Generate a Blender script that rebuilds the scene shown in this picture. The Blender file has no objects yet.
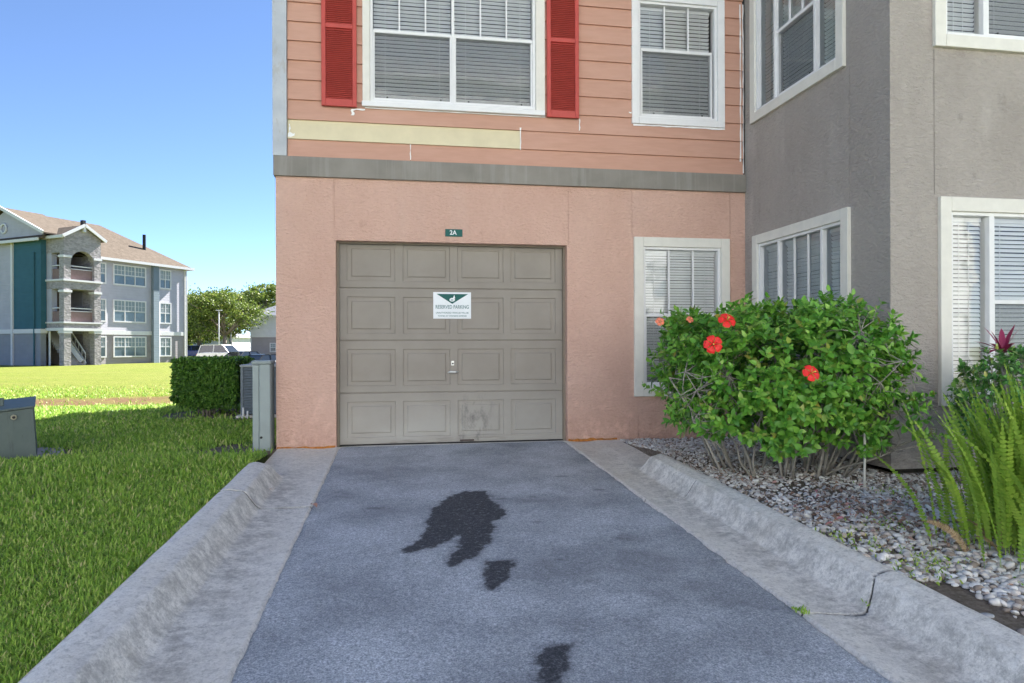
import bpy, math, random
import numpy as np
from math import sin, cos, pi, radians, sqrt, atan2
from mathutils import Vector, Matrix
random.seed(7); rng = np.random.default_rng(11)
SC = bpy.context.scene; COL = SC.collection

# ------------------------------------------------------------------ materials
MATS = {}
class NT:
    def __init__(s, name):
        m = bpy.data.materials.new(name); m.use_nodes = True
        s.m = m; s.t = m.node_tree; s.n = s.t.nodes; s.l = s.t.links
        s.b = s.n['Principled BSDF']; s.out = s.n['Material Output']
    def node(s, t, **k):
        n = s.n.new(t)
        for a, v in k.items():
            if a in n.inputs: n.inputs[a].default_value = v
            else: setattr(n, a, v)
        return n
    def link(s, a, b): s.l.new(a, b)
    def obj(s): return s.node('ShaderNodeTexCoord').outputs['Object']
    def geo(s): return s.node('ShaderNodeNewGeometry')
    def pos(s, scale=(1,1,1)):
        mp = s.node('ShaderNodeMapping'); s.link(s.geo().outputs['Position'], mp.inputs[0]); mp.inputs['Scale'].default_value = scale
        return mp.outputs[0]
    def noise(s, vec, scale, detail=4, rough=.6, dist=0):
        n = s.node('ShaderNodeTexNoise'); n.inputs['Scale'].default_value = scale
        n.inputs['Detail'].default_value = detail; n.inputs['Roughness'].default_value = rough; n.inputs['Distortion'].default_value = dist
        if vec is not None: s.link(vec, n.inputs['Vector'])
        return n.outputs['Fac']
    def ramp(s, fac, stops):
        r = s.node('ShaderNodeValToRGB'); e = r.color_ramp.elements
        while len(e) < len(stops): e.new(.5)
        for i, (p, c) in enumerate(stops):
            e[i].position = p; e[i].color = (c if hasattr(c, '__len__') else (c, c, c)) if False else ((*c, 1) if hasattr(c, '__len__') else (c, c, c, 1))
        s.link(fac, r.inputs[0]); return r.outputs[0]
    def mix(s, fac, a, b, mode='MIX'):
        x = s.node('ShaderNodeMix'); x.data_type = 'RGBA'; x.blend_type = mode
        for i, v in ((0, fac), (6, a), (7, b)):
            if isinstance(v, (int, float)): x.inputs[i].default_value = v
            elif isinstance(v, tuple): x.inputs[i].default_value = (*v, 1)
            else: s.link(v, x.inputs[i])
        return x.outputs[2]
    def attr(s, name):
        return s.node('ShaderNodeAttribute', attribute_name=name).outputs['Fac']
    def math(s, op, a, b=0.0):
        x = s.node('ShaderNodeMath', operation=op)
        for i, v in enumerate((a, b)):
            if isinstance(v, (int, float)): x.inputs[i].default_value = v
            else: s.link(v, x.inputs[i])
        return x.outputs[0]
    def color(s, c):
        if isinstance(c, tuple): s.b.inputs['Base Color'].default_value = (*c, 1)
        else: s.link(c, s.b.inputs['Base Color'])
    def bump(s, h, strength=.5, dist=.01, prev=None):
        b = s.node('ShaderNodeBump'); b.inputs['Strength'].default_value = strength; b.inputs['Distance'].default_value = dist
        s.link(h, b.inputs['Height'])
        if prev is not None: s.link(prev, b.inputs['Normal'])
        s.link(b.outputs[0], s.b.inputs['Normal']); return b.outputs[0]
    def rough(s, v, spec=None, metal=None):
        s.b.inputs['Roughness'].default_value = v
        if spec is not None: s.b.inputs['Specular IOR Level'].default_value = spec
        if metal is not None: s.b.inputs['Metallic'].default_value = metal

def mat(name, build):
    if name not in MATS:
        t = NT(name); build(t); MATS[name] = t.m
    return MATS[name]
def plain(name, c, r=.6, var=.12, sc=6, bump=0, spec=.3, metal=0, bsc=60):
    def f(t):
        p = t.pos(); n = t.noise(p, sc, 5)
        t.color(t.ramp(n, [(.3, tuple(v*(1-var) for v in c)), (.7, tuple(min(1, v*(1+var)) for v in c))]))
        t.rough(r, spec, metal)
        if bump: t.bump(t.noise(p, bsc, 3), bump, .004)
    return mat(name, f)

def stucco(name, c, c2, dirt=(.16, .15, .14), streak=.28):
    def f(t):
        p = t.pos()
        big = t.noise(t.pos((.8, .8, .5)), 1.6, 5, .65)
        col = t.ramp(big, [(.3, c), (.7, c2)])
        # blotchy wear low on the wall
        sx = t.node('ShaderNodeSeparateXYZ'); t.link(p, sx.inputs[0])
        low = t.node('ShaderNodeMapRange'); t.link(sx.outputs[2], low.inputs[0]); low.inputs[1].default_value = .9; low.inputs[2].default_value = 0
        st = t.ramp(t.noise(p, 4.3, 6, .7), [(.52, 0.0), (.66, 1.0)])
        col = t.mix(t.math('MULTIPLY', t.math('MULTIPLY', low.outputs[0], st), .8), col, tuple(min(1, v*1.22+.03) for v in c2))
        st2 = t.ramp(t.noise(p, 5.5, 6, .75), [(.6, 0.0), (.75, 1.0)])
        col = t.mix(t.math('MULTIPLY', st2, .38), col, dirt)
        # splashed soil at the foot of the wall
        spl = t.node('ShaderNodeMapRange'); t.link(sx.outputs[2], spl.inputs[0]); spl.inputs[1].default_value = .38; spl.inputs[2].default_value = -.02
        sn = t.ramp(t.noise(p, 11, 6, .8), [(.40, 0.0), (.62, 1.0)])
        col = t.mix(t.math('MULTIPLY', t.math('MULTIPLY', spl.outputs[0], sn), .5), col, dirt)
        # vertical rain streaks
        rs = t.math('MULTIPLY', t.ramp(t.noise(t.pos((1, 1, .10)), 2.6, 3, .5), [(.56, 0.0), (.66, 1.0)]), t.ramp(t.noise(p, 1.1, 3), [(.42, 0.0), (.6, 1.0)]))
        col = t.mix(t.math('MULTIPLY', rs, streak), col, (.75, .72, .68))
        # knockdown pits, mixed slightly darker than the ridges
        t.rough(.95, .15)
        n1 = t.noise(t.pos((1, 1, 2.3)), 21, 5, .62, .35)
        k = t.ramp(n1, [(.36, 0.0), (.66, 1.0)])
        n2 = t.noise(p, 140, 3)
        col = t.mix(t.math('MULTIPLY', t.math('SUBTRACT', 1.0, k), .14), col, dirt)
        t.color(col)
        b = t.bump(k, .75, .013); t.bump(n2, .4, .003, b)
    return mat(name, f)

PINK = stucco('stucco_pink', (.680, .435, .345), (.770, .520, .425), (.36, .18, .13), .06)
GREY = stucco('stucco_grey', (.420, .378, .342), (.510, .465, .425), (.14, .125, .115))
def _sid(t):
    p = t.pos(); n = t.noise(t.pos((1.2, 1.2, 9)), 3.0, 5, .6)
    col = t.ramp(n, [(.3, (.520, .298, .220)), (.7, (.575, .335, .252))])
    n2 = t.ramp(t.noise(t.pos((.5, .5, 1.5)), 1.7, 5), [(.5, 0.0), (.72, 1.0)])
    col = t.mix(t.math('MULTIPLY', n2, .3), col, (.66, .42, .34))
    t.color(col); t.rough(.8, .25); t.bump(t.noise(t.pos((2, 2, 60)), 8, 3), .18, .003)
SIDING = mat('painted_siding', _sid)
CREAM = plain('cream_paint', (.70, .62, .42), .7, .06, 5, .1)
TRIM = plain('ivory_trim_paint', (.74, .72, .655), .6, .05, 9, .1)
WHITE = plain('white_vinyl', (.80, .80, .80), .45, .04, 8)
CAULK = plain('white_caulk', (.85, .85, .84), .6, .05, 20)
def _cb(t):
    p = t.pos(); m_ = t.ramp(t.noise(t.pos((1.5, 1.5, .6)), 9, 6, .7), [(.56, 0.0), (.62, 1.0)])
    base = t.ramp(t.noise(p, 4, 4), [(.3, (.40, .43, .47)), (.7, (.52, .55, .58))])
    t.color(t.mix(t.math('MULTIPLY', m_, .45), base, (.38, .36, .33))); t.rough(.7)
CORNER = mat('weathered_corner_paint', _cb)
def _belt(t):
    p = t.pos(); s_ = t.ramp(t.noise(t.pos((7, 7, .3)), 1.6, 5, .7), [(.5, 0.0), (.8, 1.0)])
    base = t.ramp(t.noise(p, 3, 5), [(.3, (.205, .190, .165)), (.7, (.275, .255, .225))])
    t.color(t.mix(t.math('MULTIPLY', s_, .35), base, (.5, .49, .46))); t.rough(.8)
BELT = mat('grey_belt_paint', _belt)
REDS = plain('red_shutter_paint', (.50, .082, .068), .55, .08, 10, .05)
def _door(t):
    p = t.pos(); sx = t.node('ShaderNodeSeparateXYZ'); t.link(p, sx.inputs[0])
    base = t.ramp(t.noise(p, 2.5, 5), [(.3, (.262, .233, .200)), (.7, (.308, .277, .240))])
    low = t.node('ShaderNodeMapRange'); t.link(sx.outputs[2], low.inputs[0]); low.inputs[1].default_value = .75; low.inputs[2].default_value = .1
    fade = t.math('MULTIPLY', low.outputs[0], t.ramp(t.noise(t.pos((1, 1, 1.5)), 2.2, 5), [(.25, .5), (.7, 1.0)]))
    col = t.mix(t.math('MULTIPLY', fade, .75), base, (.44, .43, .40))
    # dark smudges low in the third column
    sm = t.ramp(t.noise(t.pos((2.2, 2.2, 1.2)), 4.5, 6, .7), [(.5, 0.0), (.68, 1.0)])
    def band(o, a, b):
        m_ = t.node('ShaderNodeMapRange'); m_.interpolation_type = 'SMOOTHSTEP'; t.link(o, m_.inputs[0]); m_.inputs[1].default_value = a; m_.inputs[2].default_value = b; return m_.outputs[0]
    bx = t.math('MULTIPLY', band(sx.outputs[0], 1.22, 1.35), band(sx.outputs[0], 1.72, 1.5))
    bz = band(sx.outputs[2], .56, .42)
    k = t.math('MULTIPLY', t.math('MULTIPLY', bx, bz), sm)
    k2 = t.math('MULTIPLY', t.ramp(t.noise(t.pos((.6, .6, 5)), 5, 6, .7), [(.5, 0.0), (.7, 1.0)]), band(sx.outputs[2], .13, .03))
    col = t.mix(t.math('MULTIPLY', k, .75), col, (.13, .125, .12))
    col = t.mix(t.math('MULTIPLY', k2, .65), col, (.18, .16, .14))
    t.color(col); t.rough(.55, .35); t.bump(t.noise(t.pos((1, 1, 40)), 6, 2), .05, .002)
DOOR = mat('garage_door_paint', _door)
JAMB = plain('door_jamb_paint', (.26, .22, .17), .7, .1)
def _glass(t):
    t.n.remove(t.b)
    tr = t.node('ShaderNodeBsdfTransparent'); tr.inputs[0].default_value = (.93, .95, .95, 1)
    gl = t.node('ShaderNodeBsdfGlossy'); gl.inputs['Roughness'].default_value = .02
    bp = t.node('ShaderNodeBump'); bp.inputs['Strength'].default_value = .12; bp.inputs['Distance'].default_value = .02
    t.link(t.noise(t.pos(), 2.2, 2), bp.inputs['Height']); t.link(bp.outputs[0], gl.inputs['Normal'])
    fr = t.node('ShaderNodeFresnel'); fr.inputs[0].default_value = 1.65
    mx = t.node('ShaderNodeMixShader'); t.link(t.math('MULTIPLY', fr.outputs[0], 1.5), mx.inputs[0]); t.link(tr.outputs[0], mx.inputs[1]); t.link(gl.outputs[0], mx.inputs[2])
    t.link(mx.outputs[0], t.out.inputs[0])
GLASS = mat('window_glass', _glass)
def _screen(t):
    t.color((.20, .215, .235)); t.rough(.7, .2); t.b.inputs['Alpha'].default_value = .34
SCREEN = mat('insect_screen', _screen)
BLIND = plain('blind_slats', (.90, .91, .93), .5, .03, 3)
DARKROOM = plain('dark_interior', (.05, .05, .05), .9)
DARK = plain('dark_foundation', (.03, .027, .022), .95, .3, 20)  # near-black colour for the inset footing
def _asph(t):
    p = t.pos()
    sp = t.mix(.35, t.noise(p, 125, 4, .8), t.noise(p, 48, 5, .8)); big = t.noise(p, 1.3, 5, .6)
    c = t.ramp(sp, [(.35, (.14, .155, .175)), (.5, (.43, .46, .495)), (.62, (.86, .88, .90))])
    c = t.mix(t.math('MULTIPLY', t.ramp(big, [(.35, 1.0), (.62, 0.0)]), .5), c, (.085, .092, .105))
    mid = t.ramp(t.noise(p, 6, 6, .7), [(.58, 0.0), (.75, 1.0)])
    c = t.mix(t.math('MULTIPLY', mid, .4), c, (.075, .08, .09))
    c = t.mix(t.math('MULTIPLY', t.attr('faint'), .42), c, (.05, .053, .06))
    st = t.math('MULTIPLY', t.attr('stain'), t.ramp(t.noise(p, 38, 5, .8), [(.30, .55), (.48, 1.0)]))
    dk = t.ramp(sp, [(.32, (.018, .020, .024)), (.52, (.055, .058, .066)), (.68, (.19, .20, .22))])
    c = t.mix(st, c, dk)
    t.color(c); t.rough(.85, .3); b = t.bump(sp, .75, .006); t.bump(t.noise(p, 60, 3), .3, .006, b)
ASPHALT = mat('asphalt', _asph)
def _conc(t):
    p = t.pos()
    c = t.ramp(t.noise(p, 2.0, 6, .65), [(.3, (.76, .715, .63)), (.7, (.88, .84, .76))])
    gr = t.noise(p, 95, 4, .75)
    c = t.mix(.5, c, t.ramp(gr, [(.3, (.42, .40, .365)), (.5, (.78, .75, .69)), (.7, (.92, .90, .85))]))
    d = t.attr('dirt')
    dn = t.ramp(t.noise(t.pos((1, 1, 1)), 9, 8, .8), [(.42, 0.0), (.60, 1.0)])
    c = t.mix(t.math('MULTIPLY', t.math('MULTIPLY', d, dn), .60), c, (.24, .225, .205))
    dn2 = t.ramp(t.noise(t.pos((1, 1, 1)), 30, 7, .8), [(.50, 0.0), (.64, 1.0)])
    c = t.mix(t.math('MULTIPLY', dn2, .5), c, (.25, .24, .215))
    yl = t.ramp(t.noise(p, 1.1, 4), [(.5, 0.0), (.7, 1.0)])
    c = t.mix(t.math('MULTIPLY', yl, .22), c, (.50, .43, .31))
    c = t.mix(t.attr('groove'), c, (.05, .045, .04))
    t.color(c); t.rough(.9, .2)
    b = t.bump(gr, .55, .005); t.bump(t.noise(p, 35, 4, .7), .5, .008, b)
CONC = mat('concrete', _conc)
def _ground(t):
    p = t.pos()
    n = t.noise(t.pos((1, .45, 1)), 6, 8, .85); n2 = t.noise(p, .35, 4)
    n3 = t.noise(p, 1.6, 6, .7)
    c = t.ramp(n, [(.3, (.055, .090, .012)), (.5, (.125, .155, .022)), (.68, (.20, .215, .045))])
    c = t.mix(t.math('MULTIPLY', t.ramp(n2, [(.4, 0.0), (.65, 1.0)]), .4), c, (.19, .185, .05))
    c = t.mix(t.math('MULTIPLY', t.ramp(n3, [(.58, 0.0), (.72, 1.0)]), .35), c, (.30, .25, .10))
    soil = t.ramp(t.noise(p, 30, 5, .75), [(.3, (.10, .080, .062)), (.7, (.33, .275, .22))])
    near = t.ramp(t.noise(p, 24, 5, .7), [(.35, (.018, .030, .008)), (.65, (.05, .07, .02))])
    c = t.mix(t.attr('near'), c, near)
    barec = t.ramp(t.noise(p, 22, 5, .75), [(.3, (.055, .036, .016)), (.7, (.20, .125, .065))])
    c = t.mix(t.attr('bare'), c, barec)
    c = t.mix(t.attr('soil'), c, soil)
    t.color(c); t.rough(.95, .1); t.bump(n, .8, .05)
GROUND = mat('ground_surface', _ground)
def island(name, stops, r=.6, spec=.3, trans=0, back=None, ntex=None):
    def f(t):
        ri = t.geo().outputs['Random Per Island']
        c = t.ramp(ri, stops)
        if ntex: c = t.mix(ntex[1], c, t.ramp(t.noise(t.pos(), ntex[0], 4), [(.35, .25), (.65, .95)]), 'MULTIPLY')
        t.color(c); t.rough(r, spec)
        if trans:
            tl = t.node('ShaderNodeBsdfTranslucent'); t.link(c, tl.inputs[0])
            mx = t.node('ShaderNodeMixShader'); mx.inputs[0].default_value = trans
            t.link(t.b.outputs[0], mx.inputs[1]); t.link(tl.outputs[0], mx.inputs[2]); t.link(mx.outputs[0], t.out.inputs[0])
    return mat(name, f)
GRASS = island('grass_blades', [(0, (.135, .260, .035)), (.35, (.230, .405, .052)), (.7, (.340, .510, .075)), (.9, (.47, .58, .14)), (1, (.62, .56, .26))], .5, .3, .3)
PEB = island('pebbles', [(0, (.18, .15, .13)), (.12, (.34, .28, .23)), (.28, (.52, .48, .45)), (.5, (.70, .68, .65)), (.72, (.82, .81, .79)), (.86, (.50, .51, .53)), (.95, (.62, .50, .41)), (1, (.9, .89, .88))], .7, .25, 0, None, (45, .3))
LEAF = island('hibiscus_leaves', [(0, (.065, .210, .028)), (.4, (.130, .350, .040)), (.75, (.210, .450, .060)), (.95, (.32, .54, .09)), (.985, (.3, .36, .07)), (1, (.45, .36, .06))], .38, .45, .22)
LEAF2 = island('glossy_leaves', [(0, (.045, .160, .035)), (.5, (.110, .310, .060)), (.85, (.20, .43, .085)), (.95, (.36, .52, .13)), (1, (.48, .47, .13))], .34, .5, .2)
HEDGEL = island('hedge_leaves', [(0, (.035, .105, .016)), (.5, (.090, .215, .030)), (1, (.19, .36, .060))], .4, .4, .2)
FERNM = island('fern_fronds', [(0, (.110, .190, .020)), (.5, (.185, .290, .028)), (.88, (.26, .36, .045)), (1, (.36, .32, .10))], .5, .3, .3)
DRYL = island('dry_fronds', [(0, (.20, .13, .07)), (1, (.38, .28, .16))], .8)
TIL = island('red_leaves', [(0, (.16, .016, .05)), (.6, (.34, .03, .10)), (1, (.20, .07, .06))], .4, .4, .15)
TREEL = island('oak_leaves', [(0, (.060, .100, .020)), (.5, (.130, .190, .034)), (.9, (.22, .28, .055)), (1, (.32, .32, .08))], .55, .3, .3)
LITTER = island('leaf_litter', [(0, (.12, .07, .05)), (.5, (.26, .16, .11)), (.8, (.40, .27, .22)), (1, (.42, .18, .20))], .8)
BARK = plain('bark', (.20, .17, .14), .9, .35, 30, .6)
STEM = plain('pale_stems', (.30, .28, .245), .85, .35, 25, .4)
PETAL = plain('red_petals', (.75, .030, .025), .5, .12, 60)
PETAL2 = plain('faded_petals', (.80, .22, .12), .6, .12, 60)
YEL = plain('stamen_yellow', (.8, .55, .1), .6)
ACM = plain('dark_louvres', (.16, .195, .225), .45, .15, 20)
ACT = plain('grey_metal_lid', (.33, .36, .38), .5, .1)
PED = plain('pale_green_steel', (.29, .335, .33), .55, .07, 5, .05)
def _tr(t):
    p = t.pos(); s_ = t.ramp(t.noise(t.pos((9, 9, .9)), 2.2, 6, .8), [(.56, 0.0), (.62, 1.0)])
    base = t.ramp(t.noise(p, 4, 4), [(.3, (.070, .100, .092)), (.7, (.100, .130, .120))])
    t.color(t.mix(t.math('MULTIPLY', s_, .6), base, (.05, .06, .055))); t.rough(.6)
TRANS = mat('streaked_green_steel', _tr)
METAL = plain('worn_chrome', (.72, .72, .70), .35, .1, 20, 0, .5, .7)
BLACK = plain('black_plastic', (.015, .015, .016), .5)
SGREEN = plain('sign_green', (.004, .105, .090), .5, .05)
SWHITE = plain('sign_white', (.82, .85, .87), .45, .03)
SINK = plain('sign_ink', (.17, .27, .28), .6, .05)
RUST = plain('rusty_stain', (.42, .17, .04), .9, .35, 40)
def shingle(name, a, b):
    def f(t):
        n = t.noise(t.pos((1, 1, 1)), 3.5, 6, .8); t.color(t.ramp(n, [(.3, a), (.7, b)])); t.rough(.95, .1); t.bump(n, .4, .03)
    return mat(name, f)
ROOF = shingle('brown_shingles', (.075, .060, .046), (.145, .118, .095))
ROOFG = shingle('grey_shingles', (.13, .14, .17), (.20, .21, .24))
def lap(name, c, pitch=.2):
    def f(t):
        sx = t.node('ShaderNodeSeparateXYZ'); t.link(t.geo().outputs['Position'], sx.inputs[0])
        fr = t.math('FRACT', t.math('DIVIDE', sx.outputs[2], pitch))
        n = t.noise(t.pos(), 1.5, 4)
        t.color(t.ramp(n, [(.3, tuple(v*.93 for v in c)), (.7, tuple(min(1, v*1.06) for v in c))])); t.rough(.8, .2)
        t.bump(fr, .8, -.03)
    return mat(name, f)
LILAC = lap('lilac_siding', (.41, .405, .455)); GREYBLUE = lap('grey_blue_siding', (.17, .215, .25)); TEAL = lap('teal_siding', (.045, .125, .165))
TAUPE = lap('taupe_siding', (.30, .275, .285)); PALE = lap('pale_siding', (.62, .62, .66)); BOUNCE = lap('bounce_siding', (.70, .70, .70))
def _stone(t):
    v = t.node('ShaderNodeTexVoronoi'); v.inputs['Scale'].default_value = 5; t.link(t.pos((1, 1, 2)), v.inputs['Vector'])
    t.color(t.ramp(v.outputs['Color'], [(.2, (.24, .22, .23)), (.5, (.29, .27, .278)), (.8, (.34, .315, .325))])); t.rough(.9); t.bump(v.outputs['Distance'], .5, .03)
STONE = mat('stone_cladding', _stone)
FARGLASS = plain('far_window_glass', (.10, .14, .17), .12, .2, 2, 0, .6)
FARWHITE = plain('far_white_trim', (.60, .60, .62), .7, .04)
BROWN = plain('brown_panel', (.22, .15, .14), .8, .1)
LOT = plain('lot_asphalt', (.13, .13, .135), .9, .15, 2)
def carpaint(n, c): return plain(n, c, .25, .03, 3, 0, .6)
TYRE = plain('tyre_rubber', (.02, .02, .02), .85); RIM = plain('wheel_rim', (.5, .5, .52), .35, .05, 5, 0, .5, .8)
CARGL = plain('car_glass', (.02, .025, .03), .06, .05, 3, 0, .8)
LAMPW = plain('headlight_lens', (.75, .77, .8), .2, .03, 5, 0, .7); LAMPR = plain('tail_light_lens', (.4, .02, .02), .25, .03, 5, 0, .6)

# ------------------------------------------------------------------ mesh tools
def tag(o, label=None, cat=None, group=None, kind=None):
    if label: o['label'] = label
    if cat: o['category'] = cat
    if group: o['group'] = group
    if kind: o['kind'] = kind
    return o
def empty(name, loc=(0, 0, 0), rz=0):
    o = bpy.data.objects.new(name, None); COL.objects.link(o); o.location = loc; o.rotation_euler = (0, 0, rz); o.empty_display_size = .2
    return o
class MB:
    def __init__(s): s.v = []; s.f = []; s.mi = []; s.cur = 0
    def quad(s, a, b, c, d): s.face([a, b, c, d])
    def face(s, pts):
        n = len(s.v); s.v += [tuple(p) for p in pts]; s.f.append(list(range(n, n+len(pts)))); s.mi.append(s.cur)
    def add(s, vs, fs):
        n = len(s.v); s.v += [tuple(p) for p in vs]; s.f += [[i+n for i in f] for f in fs]; s.mi += [s.cur]*len(fs)
    def box(s, a, b, M=None, bev=0):
        x0, y0, z0 = (min(a[i], b[i]) for i in range(3)); x1, y1, z1 = (max(a[i], b[i]) for i in range(3))
        if bev > 0:
            e = min(bev, (x1-x0)/2.2, (y1-y0)/2.2, (z1-z0)/2.2)
            vs = []; idx = {}
            for ix in (0, 1):
                for iy in (0, 1):
                    for iz in (0, 1):
                        X = (x0, x1)[ix]; Y = (y0, y1)[iy]; Z = (z0, z1)[iz]
                        ex = e*(1-2*ix); ey = e*(1-2*iy); ez = e*(1-2*iz)
                        idx[ix, iy, iz] = len(vs); vs += [(X, Y+ey, Z+ez), (X+ex, Y, Z+ez), (X+ex, Y+ey, Z)]
            fs = []
            g = lambda ix, iy, iz, k: idx[ix, iy, iz]+k
            for i in (0, 1):
                fs.append([g(i, 0, 0, 0), g(i, 1, 0, 0), g(i, 1, 1, 0), g(i, 0, 1, 0)])
                fs.append([g(0, i, 0, 1), g(1, i, 0, 1), g(1, i, 1, 1), g(0, i, 1, 1)])
                fs.append([g(0, 0, i, 2), g(1, 0, i, 2), g(1, 1, i, 2), g(0, 1, i, 2)])
            for i in (0, 1):
                for j in (0, 1):
                    fs.append([g(i, j, 0, 0), g(i, j, 1, 0), g(i, j, 1, 1), g(i, j, 0, 1)])
                    fs.append([g(i, 0, j, 0), g(i, 1, j, 0), g(i, 1, j, 2), g(i, 0, j, 2)])
                    fs.append([g(0, i, j, 1), g(1, i, j, 1), g(1, i, j, 2), g(0, i, j, 2)])
                    for k in (0, 1): fs.append([g(i, j, k, 0), g(i, j, k, 1), g(i, j, k, 2)])
        else:
            vs = [(x, y, z) for x in (x0, x1) for y in (y0, y1) for z in (z0, z1)]
            fs = [[0, 1, 3, 2], [4, 6, 7, 5], [0, 4, 5, 1], [2, 3, 7, 6], [0, 2, 6, 4], [1, 5, 7, 3]]
        if M is not None: vs = [M @ Vector(v) for v in vs]
        s.add(vs, fs)
    def tube(s, pts, rad, n=8, cap=True):
        pts = [Vector(p) for p in pts]; m = len(pts)
        if not hasattr(rad, '__len__'): rad = [rad]*m
        up = Vector((0.13, .27, .95)); base = len(s.v); vs = []; fs = []
        for i, p in enumerate(pts):
            d = (pts[min(i+1, m-1)]-pts[max(i-1, 0)]).normalized()
            a = d.cross(up)
            if a.length < 1e-3: a = d.cross(Vector((1, 0, 0)))
            a.normalize(); b = d.cross(a)
            for k in range(n):
                th = 2*pi*k/n; vs.append(p+(a*cos(th)+b*sin(th))*rad[i])
        for i in range(m-1):
            for k in range(n): fs.append([i*n+k, i*n+(k+1) % n, (i+1)*n+(k+1) % n, (i+1)*n+k])
        if cap: fs.append(list(range(n))[::-1]); fs.append([(m-1)*n+k for k in range(n)])
        s.add(vs, fs)
    def prism(s, poly, d0, d1, M=None):  # poly in xz, extruded in y
        n = len(poly); vs = [(x, d0, z) for x, z in poly]+[(x, d1, z) for x, z in poly]
        if M is not None: vs = [M @ Vector(v) for v in vs]
        s.add(vs, [list(range(n)), list(range(n, 2*n))[::-1]]+[[i, i+n, (i+1) % n+n, (i+1) % n] for i in range(n)])
    def build(s, name, m, parent=None, smooth=False, recalc=True, local=True):
        me = bpy.data.meshes.new(name); vs = s.v
        o = bpy.data.objects.new(name, me); COL.objects.link(o)
        if parent is not None:
            o.parent = parent
            if local:   # geometry is given in world coordinates: bring it into the parent's frame
                W = world(parent).inverted(); vs = [W @ Vector(v) for v in vs]
        me.from_pydata([tuple(v) for v in vs], [], s.f)
        ms = m if isinstance(m, (list, tuple)) else [m]
        for x in ms: me.materials.append(x)
        if len(ms) > 1: me.polygons.foreach_set('material_index', s.mi)
        if smooth: me.polygons.foreach_set('use_smooth', [True]*len(me.polygons))
        if recalc:
            import bmesh
            b = bmesh.new(); b.from_mesh(me); bmesh.ops.recalc_face_normals(b, faces=b.faces); b.to_mesh(me); b.free()
        me.update(); return o
def world(o):
    M = o.matrix_basis.copy()
    M = Matrix.LocRotScale(o.location, o.rotation_euler, o.scale)
    return world(o.parent) @ M if o.parent else M
def npmesh(name, V, F, m, parent=None, smooth=False, attrs=None, mats=None):
    """V (n,3) float array in the parent's frame; F list of (k,c) int arrays."""
    me = bpy.data.meshes.new(name); o = bpy.data.objects.new(name, me); COL.objects.link(o)
    if parent is not None: o.parent = parent
    me.vertices.add(len(V)); me.vertices.foreach_set('co', np.asarray(V, np.float32).ravel())
    loops = np.concatenate([f.ravel() for f in F]); tot = np.concatenate([np.full(len(f), f.shape[1]) for f in F])
    me.loops.add(len(loops)); me.loops.foreach_set('vertex_index', loops.astype(np.int32))
    me.polygons.add(len(tot)); st = np.concatenate([[0], np.cumsum(tot)[:-1]])
    me.polygons.foreach_set('loop_start', st.astype(np.int32)); me.polygons.foreach_set('loop_total', tot.astype(np.int32))
    me.materials.append(m)
    if smooth: me.polygons.foreach_set('use_smooth', np.ones(len(tot), bool))
    for k, a in (attrs or {}).items():
        at = me.attributes.new(k, 'FLOAT', 'POINT'); at.data.foreach_set('value', np.asarray(a, np.float32))
    me.update(calc_edges=True); me.validate(); return o
def hash2(ix, iy, s):
    h = np.sin(ix*127.1+iy*311.7+s*74.7)*43758.5453
    return h-np.floor(h)
def vn(x, y, s=0):
    ix = np.floor(x); iy = np.floor(y); fx = x-ix; fy = y-iy; fx = fx*fx*(3-2*fx); fy = fy*fy*(3-2*fy)
    a = hash2(ix, iy, s); b = hash2(ix+1, iy, s); c = hash2(ix, iy+1, s); d = hash2(ix+1, iy+1, s)
    return (a*(1-fx)+b*fx)*(1-fy)+(c*(1-fx)+d*fx)*fy
def fbm(x, y, s=0, o=4):
    r = 0; a = .5; t = 0
    for i in range(o): r = r+a*vn(x*2**i, y*2**i, s+i); t += a; a *= .5
    return r/t
def sm(x, a, b):
    t = np.clip((x-a)/(b-a), 0, 1); return t*t*(3-2*t)
def seg_dist(X, Y, P):
    """signed distance to polygon P: negative inside"""
    P = np.array(P); d = np.full(X.shape, 1e9); ins = np.zeros(X.shape, bool); n = len(P)
    for i in range(n):
        a = P[i]; b = P[(i+1) % n]; e = b-a
        t = np.clip(((X-a[0])*e[0]+(Y-a[1])*e[1])/(e@e), 0, 1)
        d = np.minimum(d, np.hypot(X-a[0]-t*e[0], Y-a[1]-t*e[1]))
        c = ((a[1] > Y) != (b[1] > Y)) & (X < (b[0]-a[0])*(Y-a[1])/(b[1]-a[1]+1e-12)+a[0]); ins ^= c
    return np.where(ins, -d, d)

# ------------------------------------------------------------------ camera, light
SLOPE = .038
CX, CY, CZ = .641, -7.17, 1.0426
cam = bpy.data.cameras.new('camera'); co = bpy.data.objects.new('camera', cam); COL.objects.link(co); SC.camera = co
yaw = radians(9.434); roll = -.003
fw = Vector((sin(yaw), cos(yaw), 0)); rt = Vector((cos(yaw), -sin(yaw), 0)); up = Vector((0, 0, 1))
r2 = rt*cos(roll)+up*sin(roll); u2 = -rt*sin(roll)+up*cos(roll)
co.matrix_world = Matrix(((r2.x, u2.x, -fw.x, CX), (r2.y, u2.y, -fw.y, CY), (r2.z, u2.z, -fw.z, CZ), (0, 0, 0, 1)))
cam.sensor_width = 36; cam.lens = 678.4/1024*36; cam.shift_y = 4.5/1024; cam.clip_end = 2000; cam.clip_start = .05
SUN_EL, SUN_AZ = radians(42), radians(40)     # azimuth from +y towards +x
w = bpy.data.worlds.new('World'); SC.world = w; w.use_nodes = True
sky = w.node_tree.nodes.new('ShaderNodeTexSky'); sky.sky_type = 'NISHITA'; sky.sun_disc = False
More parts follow.
